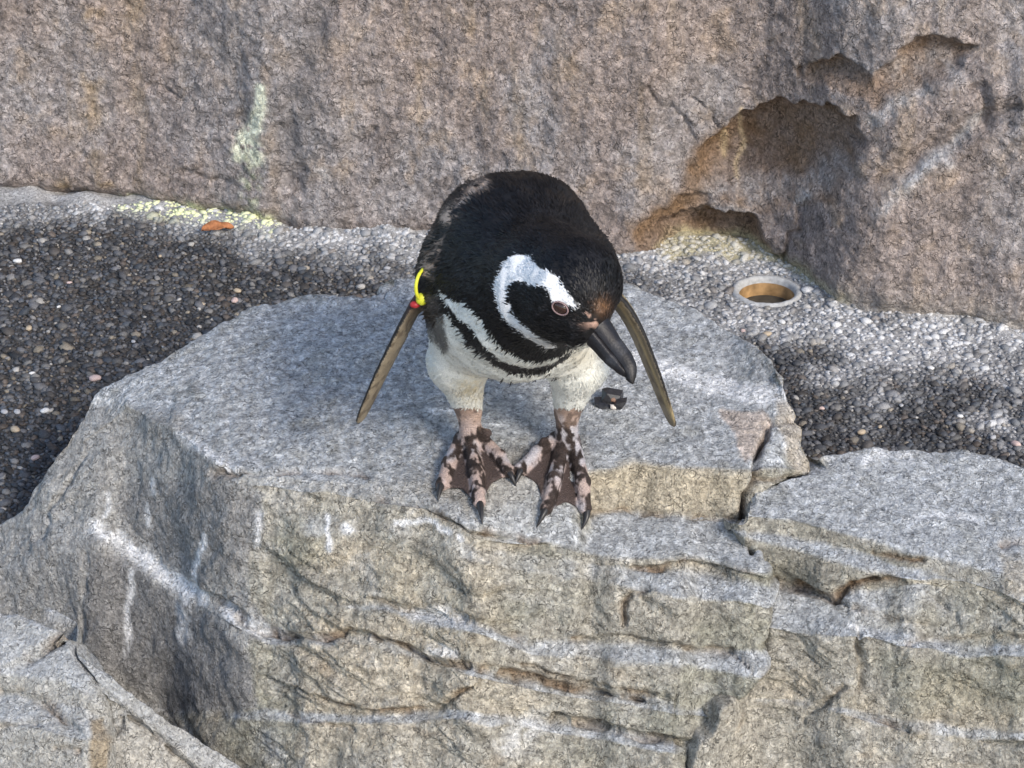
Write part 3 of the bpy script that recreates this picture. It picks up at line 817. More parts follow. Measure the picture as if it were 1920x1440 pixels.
def build_gravel():
    g = 0.0074
    xs = np.arange(-1.15, 1.15, g); ys = np.arange(YB, 1.35, g)
    X, Y = np.meshgrid(xs, ys); X = X.ravel() + rng.uniform(-g * .5, g * .5, X.size); Y = Y.ravel() + rng.uniform(-g * .5, g * .5, Y.size)
    dd = np.hypot(X - DRAIN[0], Y - DRAIN[1])
    P = np.stack([X, Y, np.full_like(X, ZG)], 1)
    px, py = project(P)
    ok = (Y < wall_y(X) + 0.05) & (dd > 0.062) & (px > -260) & (px < 2180) & (py < rock_top_py(px) + 170)
    pm = pale_mask(P)
    ok &= rng.random(len(P)) > pm * 0.08
    P, pm = P[ok], pm[ok]
    n = len(P)
    r = rng.lognormal(math.log(0.0036), 0.42, n); r = np.clip(r, 0.0016, 0.0105)
    sc = np.stack([r * rng.uniform(0.85, 1.5, n), r * rng.uniform(0.8, 1.25, n), r * rng.uniform(0.5, 0.85, n)], 1)
    a = rng.uniform(0, 2 * np.pi, n); ca, sa = np.cos(a), np.sin(a)
    V = ICO_V[None] * (1 + rng.normal(0, 0.14, (n, len(ICO_V), 1)))
    V = V * sc[:, None, :]
    x = V[..., 0] * ca[:, None] - V[..., 1] * sa[:, None]; y = V[..., 0] * sa[:, None] + V[..., 1] * ca[:, None]
    tl = rng.normal(0, 0.25, n)
    z = V[..., 2] + x * tl[:, None]
    W = np.stack([x, y, z], -1) + P[:, None, :]
    dw = wall_y(P[:, 0]) - P[:, 1]
    W[..., 2] += (0.004 * fbm(P, 6, 3) + 0.022 * np.exp(-np.clip(dw, 0, 9) / 0.05) * (0.6 + 0.6 * fbm(P, 14, 3, seed=2)) + 0.001 - 0.0026 * pm * rng.uniform(0.2, 1.2, n))[:, None]
    ci = rng.choice(len(GRAVEL_SHADES), n, p=[.2, .2, .16, .14, .1, .09, .03, .08])
    c = GRAVEL_SHADES[ci] * rng.uniform(0.6, 1.7, (n, 1))
    br = rng.random(n) < 0.012
    c[br] = np.array([0.42, 0.40, 0.37]) * rng.uniform(0.7, 1.2, (br.sum(), 1))
    lf = rng.random(n)
    c = lerp(c, [0.60, 0.60, 0.60], np.clip(pm * (0.25 + 1.1 * lf), 0, 1))
    c = lerp(c, [0.58, 0.54, 0.40], crust_mask(P) * 0.5)
    # droppings smeared along the foot of the wall
    ppx, ppy = project(P)
    ds, _ = poly_dist(ppx, ppy, [(230, 386), (330, 402), (400, 412), (470, 418), (510, 432)])
    m = np.clip(1.5 * np.exp(-(ds / 12) ** 2), 0, 1) * (rng.random(n) < 0.85)
    c = lerp(c, [0.80, 0.82, 0.50], m * 0.95)
    F = (ICO_F[None] + (np.arange(n) * len(ICO_V))[:, None, None]).reshape(-1, 3)
    me = np_mesh('gravel', W.reshape(-1, 3), F, np.repeat(c, len(ICO_V), 0))
    o = link('gravel', me, attr_mat('pebble', 0.62, 0.35, 0.25, 500))
    tag(o, 'dark grey gravel set in the bed between rocks and wall', 'gravel', kind='stuff')
    return n
print('gravel stones', build_gravel())

def stone_mesh(name, r, seed, flat=0.6, col=(0.5, 0.5, 0.5), rough=0.18, V0=ICO2_V, F0=ICO2_F):
    V = V0 * (1 + rough * fbm(V0 * 1.3 + seed * 5.1, 1.0, 3))[:, None]
    V = V * np.array([1.25, 0.9, flat]) * r
    return np_mesh(name, V, F0, np.tile(col, (len(V), 1)))
M_PEB = attr_mat('pale_pebble', 0.6, 0.35, 0.18, 700, 0.2)
PALE = [(33, 489, 9), (54, 615, 9), (178, 709, 13), (32, 772, 9), (84, 770, 10), (28, 805, 12), (66, 858, 10), (8, 772, 9), (110, 575, 5), (445, 545, 9), (440, 563, 10), (726, 503, 8), (540, 460, 6),
        (1438, 626, 10), (1393, 620, 7), (1445, 615, 6), (1466, 603, 9), (1615, 810, 10), (1905, 832, 11), (1862, 820, 8), (1745, 690, 8), (1650, 800, 6), (1540, 765, 7), (1690, 760, 6), (1800, 780, 7), (300, 480, 5), (130, 530, 6), (250, 640, 6), (60, 700, 7), (380, 570, 6)]
for i, (x, y, r) in enumerate(PALE):
    p = at_z(x, y, ZG + 0.004)
    dist = np.linalg.norm(p - CAM)
    rad = 0.5 * r * dist / FPX * 1.5
    tint = np.array([[0.70, 0.69, 0.67], [0.48, 0.39, 0.28], [0.58, 0.44, 0.40], [0.42, 0.42, 0.43]][i % 4])
    o = link('pebble', stone_mesh('pebble', rad, i + 1, 0.62, tint), M_PEB)
    o.location = p; o.rotation_euler = (0, 0, i * 1.7)
    tag(o, ['small chalk-white pebble lying among the darker gravel', 'small tan pebble lying among the darker gravel', 'small pinkish pebble lying among the darker gravel', 'small light grey pebble lying among the darker gravel'][i % 4],
        'pebble', ['chalk-white pebbles in the gravel', 'tan pebbles in the gravel', 'pinkish pebbles in the gravel', 'light grey pebbles in the gravel'][i % 4])

# drain
def ring_mesh(name, prof, seg, col):
    V = []; F = []
    for k in range(seg):
        a = 2 * math.pi * k / seg
        for (r, z) in prof: V.append((r * math.cos(a), r * math.sin(a), z))
    n = len(prof)
    for k in range(seg):
        for j in range(n - 1):
            F.append((k * n + j, ((k + 1) % seg) * n + j, ((k + 1) % seg) * n + j + 1, k * n + j + 1))
    V = np.array(V); 
    return np_mesh(name, V, np.array(F), np.tile(col, (len(V), 1)))
drain = bpy.data.objects.new('drain_pipe', None); COL.objects.link(drain); drain.location = (DRAIN[0], DRAIN[1], ZG)
tag(drain, 'round open drain pipe with pale rim set in the gravel', 'drain pipe')
me = ring_mesh('rim', [(0.060, -0.004), (0.0575, 0.003), (0.054, 0.0045), (0.050, 0.004), (0.0468, 0.000), (0.0462, -0.012)], 64, (0.5, 0.5, 0.49))
me.vertices.foreach_get('co', (buf := np.zeros(len(me.vertices) * 3, np.float32)))
b3 = buf.reshape(-1, 3); b3[:, 2] += 0.0015 * fbm(b3, 60, 3); b3[:, :2] *= (1 + 0.015 * fbm(b3, 40, 2))[:, None]; me.vertices.foreach_set('co', b3.ravel())
o = link('rim', me, plain_mat('pale_grout', (0.46, 0.46, 0.45), 0.9, 0.2, 0.22, 140, 0.4)); o.parent = drain; o.matrix_parent_inverse = Matrix()
me = ring_mesh('pipe', [(0.0458, -0.006), (0.0450, -0.03), (0.0450, -0.12)], 64, (0.3, 0.2, 0.1))
o = link('pipe', me, plain_mat('stained_pipe', (0.42, 0.26, 0.12), 0.6, 0.3, 0.45, 45)); o.parent = drain; o.matrix_parent_inverse = Matrix()
V = [(0, 0, -0.028)] + [(0.0468 * math.cos(a), 0.0468 * math.sin(a), -0.028) for a in np.linspace(0, 2 * np.pi, 33)[:-1]]
me = np_mesh('silt', V, [(0, 1 + k, 1 + (k + 1) % 32) for k in range(32)], np.tile([0.1, 0.09, 0.07], (33, 1)))
o = link('silt', me, plain_mat('silt', (0.075, 0.065, 0.05), 0.7, 0.3, 0.3, 80)); o.parent = drain; o.matrix_parent_inverse = Matrix()

# dry leaf at the foot of the wall
def leaf():
    n = 15; V = []; F = []
    for i in range(n):
        t = i / (n - 1); w = 0.013 * math.sin(math.pi * t ** 0.8) ** 0.8 * (1 + 0.15 * math.sin(9 * t))
        for j in range(-2, 3):
            V.append(((t - .5) * 0.058, j / 2 * w, 0.006 * math.sin(3 * t) + 0.006 * abs(j / 2) ** 1.5 + 0.002 * math.sin(14 * t + j)))
    for i in range(n - 1):
        for j in range(4):
            a = i * 5 + j; F.append((a, a + 1, a + 6, a + 5))
    me = np_mesh('dry_leaf', V, F, np.tile([0.40, 0.17, 0.06], (len(V), 1)))
    o = link('dry_leaf', me, plain_mat('dry_leaf', (0.40, 0.165, 0.07), 0.7, 0.3, 0.3, 180))
    m = o.modifiers.new('thickness', 'SOLIDIFY'); m.thickness = 0.0008
    o.location = at_z(408, 432, ZG + 0.012); o.rotation_euler = (0.25, 0.1, 0.35)
    tag(o, 'small curled orange-brown dry leaf at the foot of the wall', 'leaf')
leaf()

#PENGUIN_HERE
# ---------------------------------------------------------------- penguin
import openvdb

def mesh_bvh(me):
    me.calc_loop_triangles()
    n = len(me.vertices); co = np.zeros(n * 3, np.float32); me.vertices.foreach_get('co', co)
    tri = np.zeros(len(me.loop_triangles) * 3, np.int32); me.loop_triangles.foreach_get('vertices', tri)
    return BVHTree.FromPolygons(co.reshape(-1, 3).tolist(), tri.reshape(-1, 3).tolist())

rock_bvh = mesh_bvh(main_rock.data)

def on_rock(px, py):
    r = rays([px], [py])[0]; r = r / np.linalg.norm(r)
    hit, nrm, _, _ = rock_bvh.ray_cast(Vector(CAM), Vector(r))
    n = np.array(nrm); n = n if n[2] > 0 else -n
    return np.array(hit), n

class Field:
    def __init__(self, lo, hi, h):
        self.lo = np.array(lo); self.h = h
        self.n = np.ceil((np.array(hi) - self.lo) / h).astype(int) + 1
        self.a = np.full(self.n, 0.03, np.float32)
    def add(self, fn, lo, hi, k):
        m = k + 0.008
        i0 = np.clip(np.floor((np.array(lo) - m - self.lo) / self.h).astype(int), 0, self.n)
        i1 = np.clip(np.ceil((np.array(hi) + m - self.lo) / self.h).astype(int) + 1, 0, self.n)
        ax = [(self.lo[j] + self.h * np.arange(i0[j], i1[j])).astype(np.float32) for j in range(3)]
        X, Y, Z = ax[0][:, None, None], ax[1][None, :, None], ax[2][None, None, :]
        d = fn(X, Y, Z).astype(np.float32)
        sl = tuple(slice(i0[j], i1[j]) for j in range(3))
        a = self.a[sl]
        if k > 0:
            hh = np.maximum(k - np.abs(a - d), 0) / k
            self.a[sl] = np.minimum(a, d) - hh * hh * k * 0.25
        else:
            self.a[sl] = np.minimum(a, d)
    def ball(self, c, r, k=0.02):
        c = np.array(c); r = np.broadcast_to(np.array(r, float), (3,))
        def fn(X, Y, Z):
            q = (((X - c[0]) / r[0]) ** 2 + ((Y - c[1]) / r[1]) ** 2 + ((Z - c[2]) / r[2]) ** 2) ** 0.5
            g = (((X - c[0]) / r[0] ** 2) ** 2 + ((Y - c[1]) / r[1] ** 2) ** 2 + ((Z - c[2]) / r[2] ** 2) ** 2) ** 0.5
            return q * (q - 1) / (g + 1e-6)
        self.add(fn, c - r, c + r, k)
    def cone(self, a, b, ra, rb, k=0.02):
        a, b = np.array(a), np.array(b); ba = b - a; L = ba @ ba
        def fn(X, Y, Z):
            t = np.clip(((X - a[0]) * ba[0] + (Y - a[1]) * ba[1] + (Z - a[2]) * ba[2]) / L, 0, 1)
            return ((X - a[0] - t * ba[0]) ** 2 + (Y - a[1] - t * ba[1]) ** 2 + (Z - a[2] - t * ba[2]) ** 2) ** 0.5 - (ra + (rb - ra) * t)
        R = max(ra, rb)
        self.add(fn, np.minimum(a, b) - R, np.maximum(a, b) + R, k)
    def blade(self, a, b, w, hwa, hwb, hta, htb, k):
        a, b = np.array(a), np.array(b); ba = b - a; L = ba @ ba; ax = ba / L ** .5
        w = w - ax * (w @ ax); w /= np.linalg.norm(w); n = np.cross(ax, w)
        def fn(X, Y, Z):
            qx, qy, qz = X - a[0], Y - a[1], Z - a[2]
            t = np.clip((qx * ba[0] + qy * ba[1] + qz * ba[2]) / L, 0, 1)
            qx, qy, qz = qx - t * ba[0], qy - t * ba[1], qz - t * ba[2]
            hw = hwa + (hwb - hwa) * t; ht = hta + (htb - hta) * t
            W = (qx * w[0] + qy * w[1] + qz * w[2]) / hw; N_ = (qx * n[0] + qy * n[1] + qz * n[2]) / ht
            A = (qx * ax[0] + qy * ax[1] + qz * ax[2]) / (0.45 * hw)
            return ((W * W + N_ * N_ + A * A) ** .5 - 1) * ht
        R = max(hwa, hwb)
        self.add(fn, np.minimum(a, b) - R, np.maximum(a, b) + R, k)
    def sheet(self, A, B, C, r, k):
        """thin triangular web"""
        A, B, C = map(np.array, (A, B, C))
        n = np.cross(B - A, C - A); n /= np.linalg.norm(n)
        def fn(X, Y, Z):
            dn = np.abs((X - A[0]) * n[0] + (Y - A[1]) * n[1] + (Z - A[2]) * n[2])
            e = None
            for P0, P1 in ((A, B), (B, C), (C, A)):
                o = np.cross(P1 - P0, n); o /= np.linalg.norm(o)
                s = (X - P0[0]) * o[0] + (Y - P0[1]) * o[1] + (Z - P0[2]) * o[2]
                e = s if e is None else np.maximum(e, s)
            e = np.maximum(e, 0)
            return (dn * dn + e * e) ** .5 - r
        S = np.stack([A, B, C])
        self.add(fn, S.min(0) - r, S.max(0) + r, k)

# --- feet on the rock
FEET = {
    'a': dict(ankle=(884, 846), top=(879, 768), knee=(858, 676),
              toes=[[(872, 838), (848, 880), (830, 915)], [(886, 842), (893, 900), (899, 948)], [(902, 838), (934, 868), (953, 893)]],
              tips=[(822, 941), (904, 985), (968, 913)], bump=(914, 812)),
    'b': dict(ankle=(1062, 846), top=(1064, 770), knee=(1082, 682),
              toes=[[(1046, 838), (1006, 862), (978, 888)], [(1056, 842), (1036, 905), (1020, 955)], [(1074, 842), (1086, 905), (1090, 955)]],
              tips=[(964, 912), (1006, 990), (1089, 994)], bump=(1020, 828)),
}
toe_segs = []; tarsi = []
F_ = Field((-0.30, -0.36, -0.10), (0.30, 0.36, 0.53), 0.0018)
A3 = lambda px, py, Y: at_y(px, py, Y)
# torso, neck and head
body_balls = [((965, 552, .17), (.098, .10, .095)), ((968, 535, .065), (.114, .112, .112)), ((962, 477, .005), (.099, .10, .097)),
              ((968, 590, .010), (.092, .085, .080)), ((985, 575, -.075), (.078, .075, .073)), ((905, 565, -.030), (.060, .06, .066)),
              ((1030, 560, -.040), (.066, .06, .066)), ((838, 520, .005), (.032, .045, .05)), ((1110, 515, .005), (.030, .045, .05)),
              ((930, 420, .03), (.05, .06, .045)), ((1010, 420, .03), (.05, .06, .045))]
for (p, r) in body_balls: F_.ball(A3(*p), r, 0.03)
HEAD = A3(1072, 545, -.165)
F_.cone(A3(985, 520, -.06), A3(1030, 530, -.12), .074, .062, 0.035)
F_.cone(A3(1030, 530, -.12), HEAD, .060, .051, 0.03)
F_.ball(A3(1085, 525, -.165), (.047, .05, .046), 0.02)
F_.cone(HEAD, A3(1100, 598, -.195), .044, .021, 0.02)
F_.cone(A3(1045, 585, -.175), A3(1085, 618, -.195), .034, .019, 0.02)
F_.cone(A3(968, 590, .19), A3(968, 615, .29), .05, .012, 0.04)     # tail
# legs and feet
for key, ft in FEET.items():
    g, n = on_rock(*ft['ankle'])
    anc = g + n * 0.014
    top = A3(*ft['top'], anc[1] + 0.004); knee = A3(*ft['knee'], anc[1] - 0.012)
    hip = A3(900 if key == 'a' else 1045, 600, anc[1] - 0.01)
    F_.cone(hip, knee, .062, .038, 0.035)
    F_.cone(knee, top, .037, .0175, 0.012)
    F_.cone(top, anc, .0145, .0150, 0.006)
    tarsi.append((top, anc))
    ft['anc'] = anc
    bg, bn = on_rock(*ft['bump']); 
    F_.ball(A3(*ft['bump'], anc[1] - 0.002), .0060, 0.010)
    ends = []
    for toe in ft['toes']:
        pts = []
        for q, (x, y) in enumerate(toe):
            p, nn = on_rock(x, y); pts.append(p + nn * [0.013, 0.0095, 0.0075][q])
        F_.cone(anc, pts[0], .0125, .0105, 0.006)
        F_.cone(pts[0], pts[1], .0105, .0092, 0.004); F_.cone(pts[1], pts[2], .0092, .0078, 0.003)
        F_.ball(pts[1] + [0, 0, .0008], .0100, 0.003); F_.ball(pts[2], .0082, .003)
        toe_segs += [(anc, pts[0]), (pts[0], pts[1]), (pts[1], pts[2])]
        ends.append(pts)
    for i in (0, 1):
        a, b = ends[i], ends[i + 1]
        low = np.array([0, 0, -0.003])
        A_, B_, C_ = anc + low, a[2] + low, b[2] + low
        A2_ = (a[0] + b[0]) / 2 + low
        mid = (B_ + C_) * 0.42 + A_ * 0.16
        F_.sheet(A2_, B_, mid, .0024, 0.003); F_.sheet(A2_, mid, C_, .0024, 0.003); F_.sheet(A_, B_, C_ * .6 + A_ * .4, .0024, .002)
    ft['ends'] = ends
# flippers
FL = [[(822, 520, .002), (790, 562, -.005), (762, 608, -.010), (720, 690, -.014), (690, 755, -.012), (676, 786, -.008)],
      [(1128, 540, .002), (1162, 568, -.005), (1193, 620, -.010), (1222, 690, -.014), (1246, 756, -.012), (1260, 793, -.008)]]
HW = [.024, .026, .029, .027, .020, .009]; HT = [.011, .0078, .0060, .0050, .0040, .0034]
flip = []
for sd, pl in zip((-1, 1), FL):
    pts = [A3(*p) for p in pl]
    w = -FWD * math.cos(math.radians(9)) + RIGHT * sd * math.sin(math.radians(9))
    pts0 = np.array(pts); tt = np.linspace(0, len(pl) - 1, 21)
    pts = []
    for t in tt:                                   # an even curve through the joints
        i = min(int(t), len(pl) - 2); u = t - i
        p0, p1, p2, p3 = pts0[max(i - 1, 0)], pts0[i], pts0[i + 1], pts0[min(i + 2, len(pl) - 1)]
        pts.append(0.5 * (2 * p1 + (p2 - p0) * u + (2 * p0 - 5 * p1 + 4 * p2 - p3) * u * u + (3 * p1 - p0 - 3 * p2 + p3) * u ** 3))
    HWs = np.interp(tt, range(6), HW); HTs = np.interp(tt, range(6), HT)
    for i in range(len(pts) - 1):
        F_.blade(pts[i], pts[i + 1], w, HWs[i], HWs[i + 1], HTs[i], HTs[i + 1], 0.012 if i == 0 else 0.0025)
    flip.append((pts, w / np.linalg.norm(w), sd))

grid = openvdb.FloatGrid(0.03)
grid.copyFromArray(F_.a)
bv, bt, bq = grid.convertToPolygons(0.0, 0.0)
BV = bv.astype(float) * F_.h + F_.lo
print('body verts', len(BV), len(bt), len(bq))
if len(bt):
    tris = np.concatenate([bt, bq[:, [0, 1, 2]], bq[:, [0, 2, 3]]])
    BF = tris
else:
    BF = bq
# light smoothing
def smooth_verts(V, F, it, lam=0.5):
    k = F.shape[1]
    e = np.concatenate([np.stack([F[:, i], F[:, (i + 1) % k]], 1) for i in range(k)]); e = np.concatenate([e, e[:, ::-1]])
    deg = np.bincount(e[:, 0], minlength=len(V)).astype(float)
    for _ in range(it):
        S = np.stack([np.bincount(e[:, 0], weights=V[e[:, 1], j], minlength=len(V)) for j in range(3)], 1)
        V = V + lam * (S / np.maximum(deg, 1)[:, None] - V)
    return V
BV = smooth_verts(BV, BF, 2)
big_ = sstep(0.10, 0.16, BV[:, 2]) * (np.abs(BV[:, 0]) < 0.125)
tmp = np_mesh('body', BV, BF)
BN = np.zeros(len(BV) * 3, np.float32); tmp.vertex_normals.foreach_get('vector', BN); BN = BN.reshape(-1, 3).astype(float)
if ((BV - BV.mean(0)) * BN).sum(1).mean() < 0:
    BF = BF[:, ::-1]; BN = -BN
bpy.data.meshes.remove(tmp)
BV = BV + BN * ((0.0035 * fbm(BV, 15, 2, seed=51) + 0.0016 * fbm(BV, 42, 2, seed=52)) * big_)[:, None]

def seg_dist(P, a, b):
    ba = b - a; t = np.clip(((P - a) @ ba) / (ba @ ba), 0, 1)
    return np.linalg.norm(P - a - t[:, None] * ba, axis=1), t

# regions
d_toe = np.min([seg_dist(BV, a, b)[0] for a, b in toe_segs], axis=0)
d_tar = np.min([seg_dist(BV, a, b)[0] for a, b in tarsi], axis=0)
px_, py_ = project(BV)
anc_z = max(f['anc'][2] for f in FEET.values())
is_leg = (py_ > 766 + 5 * fbm(BV, 90, 2, seed=71)) & (BV[:, 2] < 0.105) & (BV[:, 1] < 0.13)
flip_id = np.zeros(len(BV), int); flip_in = np.zeros(len(BV)); flip_w = np.zeros(len(BV))
for q, (pts, w, sd) in enumerate(flip):
    dist = np.full(len(BV), 9.0)
    for i in range(3, len(pts) - 1):
        dd, t = seg_dist(BV, pts[i], pts[i + 1])
        ax = pts[i + 1] - pts[i]; ax /= np.linalg.norm(ax); ww = w - ax * (w @ ax); ww /= np.linalg.norm(ww)
        m = dd < dist; dist = np.minimum(dist, dd)
        o_ = BV - (pts[i] + t[:, None] * (pts[i + 1] - pts[i]))
        inn = np.array([-sd, 0, 0.0]); inn = inn - ax * (inn @ ax) - ww * (inn @ ww); inn /= np.linalg.norm(inn)
        flip_in = np.where(m & (dist < .04), BN @ inn, flip_in)
        flip_w = np.where(m & (dist < .04), (o_ @ ww) / 0.026, flip_w)
    out = (px_ < 800) if sd < 0 else (px_ > 1146)
    flip_id[(dist < 0.034) & out] = q + 1
# which points are in view of the camera: seen side / far side
bvh = BVHTree.FromPolygons(BV.tolist(), BF.tolist())
seen = np.zeros(len(BV), bool)
toC = CAM - BV; toC /= np.linalg.norm(toC, axis=1)[:, None]
facing = (BN * toC).sum(1)
for i in np.nonzero(facing > -0.05)[0]:
    p = BV[i] + BN[i] * 0.003 + toC[i] * 0.002
    seen[i] = bvh.ray_cast(Vector(p), Vector(toC[i]), 1.0)[0] is None

BELLY = [(770, 640), (800, 618), (826, 600), (838, 588), (853, 611), (875, 640), (903, 663), (932, 686), (959, 698), (992, 703), (1026, 698), (1057, 677), (1077, 655), (1100, 642), (1160, 640), (1170, 830), (770, 830)]
BREAST = [(820, 542), (842, 560), (873, 567), (882, 573), (911, 611), (932, 640), (955, 657), (984, 673), (1022, 676), (1047, 669), (1073, 648), (1076, 653), (1047, 676), (1015, 689), (992, 692), (963, 685), (932, 670), (905, 647), (884, 614), (862, 599), (840, 576), (824, 552)]
CBAND = [(1053, 651), (1026, 653), (992, 635), (959, 610), (940, 591), (932, 565), (929, 540), (938, 509), (947, 488), (970, 477), (997, 482), (1005, 500), (1026, 509), (1045, 519), (1059, 538), (1072, 557), (1085, 575), (1076, 582), (1062, 570), (1047, 563), (1034, 567), (1028, 544), (1020, 537), (997, 537), (972, 527), (959, 534), (953, 548), (955, 569), (963, 590), (984, 613), (1009, 630), (1036, 644)]
FLANK = [(796, 548), (822, 556), (834, 590), (842, 655), (832, 662), (818, 645), (800, 612)]

def plumage_colour(P, px, py, seen, jx=0.0, jy=0.0):
    """feather colours by place on the bird"""
    px = px + jx; py = py + jy
    n1 = fbm(P, 40, 3, seed=81); n2 = fbm(P, 120, 2, seed=82)
    black = np.tile([0.0068, 0.0066, 0.0076], (len(P), 1)) * (1 + 0.5 * n1 + 0.5 * n2)[:, None]
    # worn brown feathers on the back
    br = sstep(0.30, 0.36, P[:, 2]) * sstep(-0.06, 0.02, P[:, 1]) * sstep(-0.1, 0.5, n1)
    black = lerp(black, [0.018, 0.013, 0.009], br * 0.8)
    white = np.tile([0.78, 0.78, 0.725], (len(P), 1)) * (1 + 0.06 * n1)[:, None]
    white = lerp(white, [0.66, 0.56, 0.36], np.clip(np.exp(-(((px - 882) / 26) ** 2 + ((py - 728) / 26) ** 2)) * (0.8 + 0.8 * n2), 0, 1) * 0.8)
    white = lerp(white, [0.68, 0.61, 0.45], np.exp(-(((px - 1085) / 32) ** 2 + ((py - 668) / 22) ** 2)) * 0.5)
    c = black
    far_white = (P[:, 2] < 0.24 - 0.3 * np.clip(P[:, 1] - 0.05, 0, 1)) 
    wx = px + 4.5 * n1 + 2 * n2; wy = py + 4.5 * fbm(P, 45, 3, seed=83)
    m = np.where(seen, sstep(-2.0, 2.0, poly_sd(wx, wy, BELLY)), far_white.astype(float))
    m = np.where(seen, np.maximum(m, sstep(-1.5, 1.5, poly_sd(wx, wy, BREAST))), m)
    c = c + (white - c) * m[:, None]
    mb = np.where(seen, sstep(-1.5, 1.5, poly_sd(px + 3 * n1, py + 3 * n2, CBAND)), 0)
    head_white = np.tile([0.85, 0.85, 0.85], (len(P), 1))
    c = c + (head_white - c) * mb[:, None]
    fl = np.where(seen, sstep(-5, 5, poly_sd(wx, wy, FLANK)), 0)
    c = lerp(c, [0.060, 0.052, 0.046], fl * 0.85)
    # spots under the breast band
    sp = (fbm(P, 150, 2, seed=87) > 0.62) & seen & (np.abs(py - 706) < 9) & (px > 900) & (px < 1050)
    c = np.where(sp[:, None], [0.05, 0.05, 0.05], c)
    # pale worn fringe along the bird's right side, and the left edge
    ds, _ = poly_dist(wx, wy, [(912, 344), (885, 362), (858, 388), (838, 412)])
    t = np.exp(-(ds / 9) ** 2) * sstep(-0.5, 0.1, n1)
    ds, _ = poly_dist(wx, wy, [(826, 425), (818, 455), (810, 485), (803, 512)])
    t = np.maximum(t, np.exp(-(ds / 9) ** 2) * sstep(-0.35, 0.3, n1) * 0.9)
    c = lerp(c, [0.52, 0.39, 0.30], np.where(seen, np.clip(t * 1.5, 0, 1), 0) * 0.95)
    # bare skin before the eye
    t = np.exp(-(((px - 1130) / 14) ** 2 + ((py - 578) / 15) ** 2))
    c = lerp(c, [0.12, 0.065, 0.035], np.where(seen, t, 0) * 0.9)
    t = np.exp(-(((px - 1112) / 15) ** 2 + ((py - 600) / 13) ** 2)) * sstep(-0.05, 0.25, n2 + 0.6 * n1)
    c = lerp(c, [0.62, 0.40, 0.31], np.where(seen, t, 0))
    return c

bcol = plumage_colour(BV, px_, py_, seen)
# flippers
nf = fbm(BV, 70, 3, seed=91); nf2 = fbm(BV, 25, 3, seed=92)
inner = sstep(-0.15, 0.25, flip_in)
fc = lerp(np.tile([0.016, 0.015, 0.015], (len(BV), 1)), [0.22, 0.185, 0.135], inner * (0.75 + 0.25 * sstep(-0.3, 0.3, nf2)))
fc = lerp(fc, [0.085, 0.065, 0.045], inner * sstep(0.05, 0.45, nf) * 0.75)
edge = np.exp(-((flip_w - 0.75) / 0.16) ** 2)
fc = lerp(fc, [0.42, 0.33, 0.18], edge * (flip_id == 2) * 0.8)
fc = lerp(fc, [0.016, 0.015, 0.015], sstep(0.80, 0.98, flip_w) * (flip_in < 0.5))
fc = lerp(fc, [0.06, 0.028, 0.020], np.exp(-(((px_ - 776) / 22) ** 2 + ((py_ - 558) / 26) ** 2)) * (flip_id == 1) * 0.9)
bcol = np.where((flip_id > 0)[:, None], fc, bcol)
# legs and feet: dark skin blotched pink, dark webs
nl = fbm(BV * [1.5, 0.75, 0.75], 46, 3, seed=95); nl2 = fbm(BV, 110, 2, seed=96)
pink = np.tile([0.47, 0.36, 0.32], (len(BV), 1)); pink = lerp(pink, [0.47, 0.445, 0.47], sstep(-0.2, 0.4, fbm(BV, 20, 2, seed=97)))
dark = np.tile([0.040, 0.028, 0.024], (len(BV), 1)) * (1 + 0.5 * nl2)[:, None]
blot = sstep(-0.16, 0.20, nl + 0.45 * nl2)
skin = dark + (pink - dark) * blot[:, None]
web = sstep(0.0100, 0.0125, d_toe) * sstep(0.017, 0.024, d_tar)
skin = lerp(skin, np.array([0.072, 0.052, 0.047]), web)
tz = sstep(812, 800, py_ + 10 * nl) * sstep(0.03, 0.0, np.abs(py_ - 780) / 1000)
skin = lerp(skin, np.array([0.50, 0.355, 0.28]), np.clip(sstep(806, 784, py_ + 14 * nl), 0, 1) * 0.8 * (blot * 0.5 + 0.5))
bcol = np.where(is_leg[:, None], skin, bcol)

penguin = bpy.data.objects.new('penguin', None); COL.objects.link(penguin)
penguin.location = (0, 0.03, float(np.mean([f['anc'][2] for f in FEET.values()])) - 0.014)
tag(penguin, 'black and white penguin bending forward on the boulder, yellow band on one flipper', 'penguin')
me = np_mesh('body', BV, BF, bcol, attrs={'skin': is_leg.astype(float)})
M_BODY = attr_mat('plumage', 0.55, 0.26, 0.2, 600, 0.25)
def scaly(m):
    t = m.node_tree; L = t.links.new; b = t.nodes['Principled BSDF']
    old = next(n for n in t.nodes if n.bl_idname == 'ShaderNodeBump')
    sk = t.nodes.new('ShaderNodeAttribute'); sk.attribute_name = 'skin'
    co = t.nodes.new('ShaderNodeTexCoord')
    v = t.nodes.new('ShaderNodeTexVoronoi'); v.feature = 'DISTANCE_TO_EDGE'; v.inputs['Scale'].default_value = 330
    mp = t.nodes.new('ShaderNodeMapping'); mp.inputs['Scale'].default_value = (0.7, 1.3, 1.3)
    L(co.outputs['Object'], mp.inputs[0]); L(mp.outputs[0], v.inputs['Vector'])
    r = t.nodes.new('ShaderNodeMapRange'); r.inputs['From Max'].default_value = 0.22; L(v.outputs['Distance'], r.inputs['Value'])
    bp = t.nodes.new('ShaderNodeBump'); bp.inputs['Distance'].default_value = 0.0007
    L(r.outputs[0], bp.inputs['Height']); L(sk.outputs['Fac'], bp.inputs['Strength']); L(old.outputs[0], bp.inputs['Normal'])
    L(bp.outputs[0], b.inputs['Normal'])
scaly(M_BODY)
link('body', me, M_BODY, penguin)

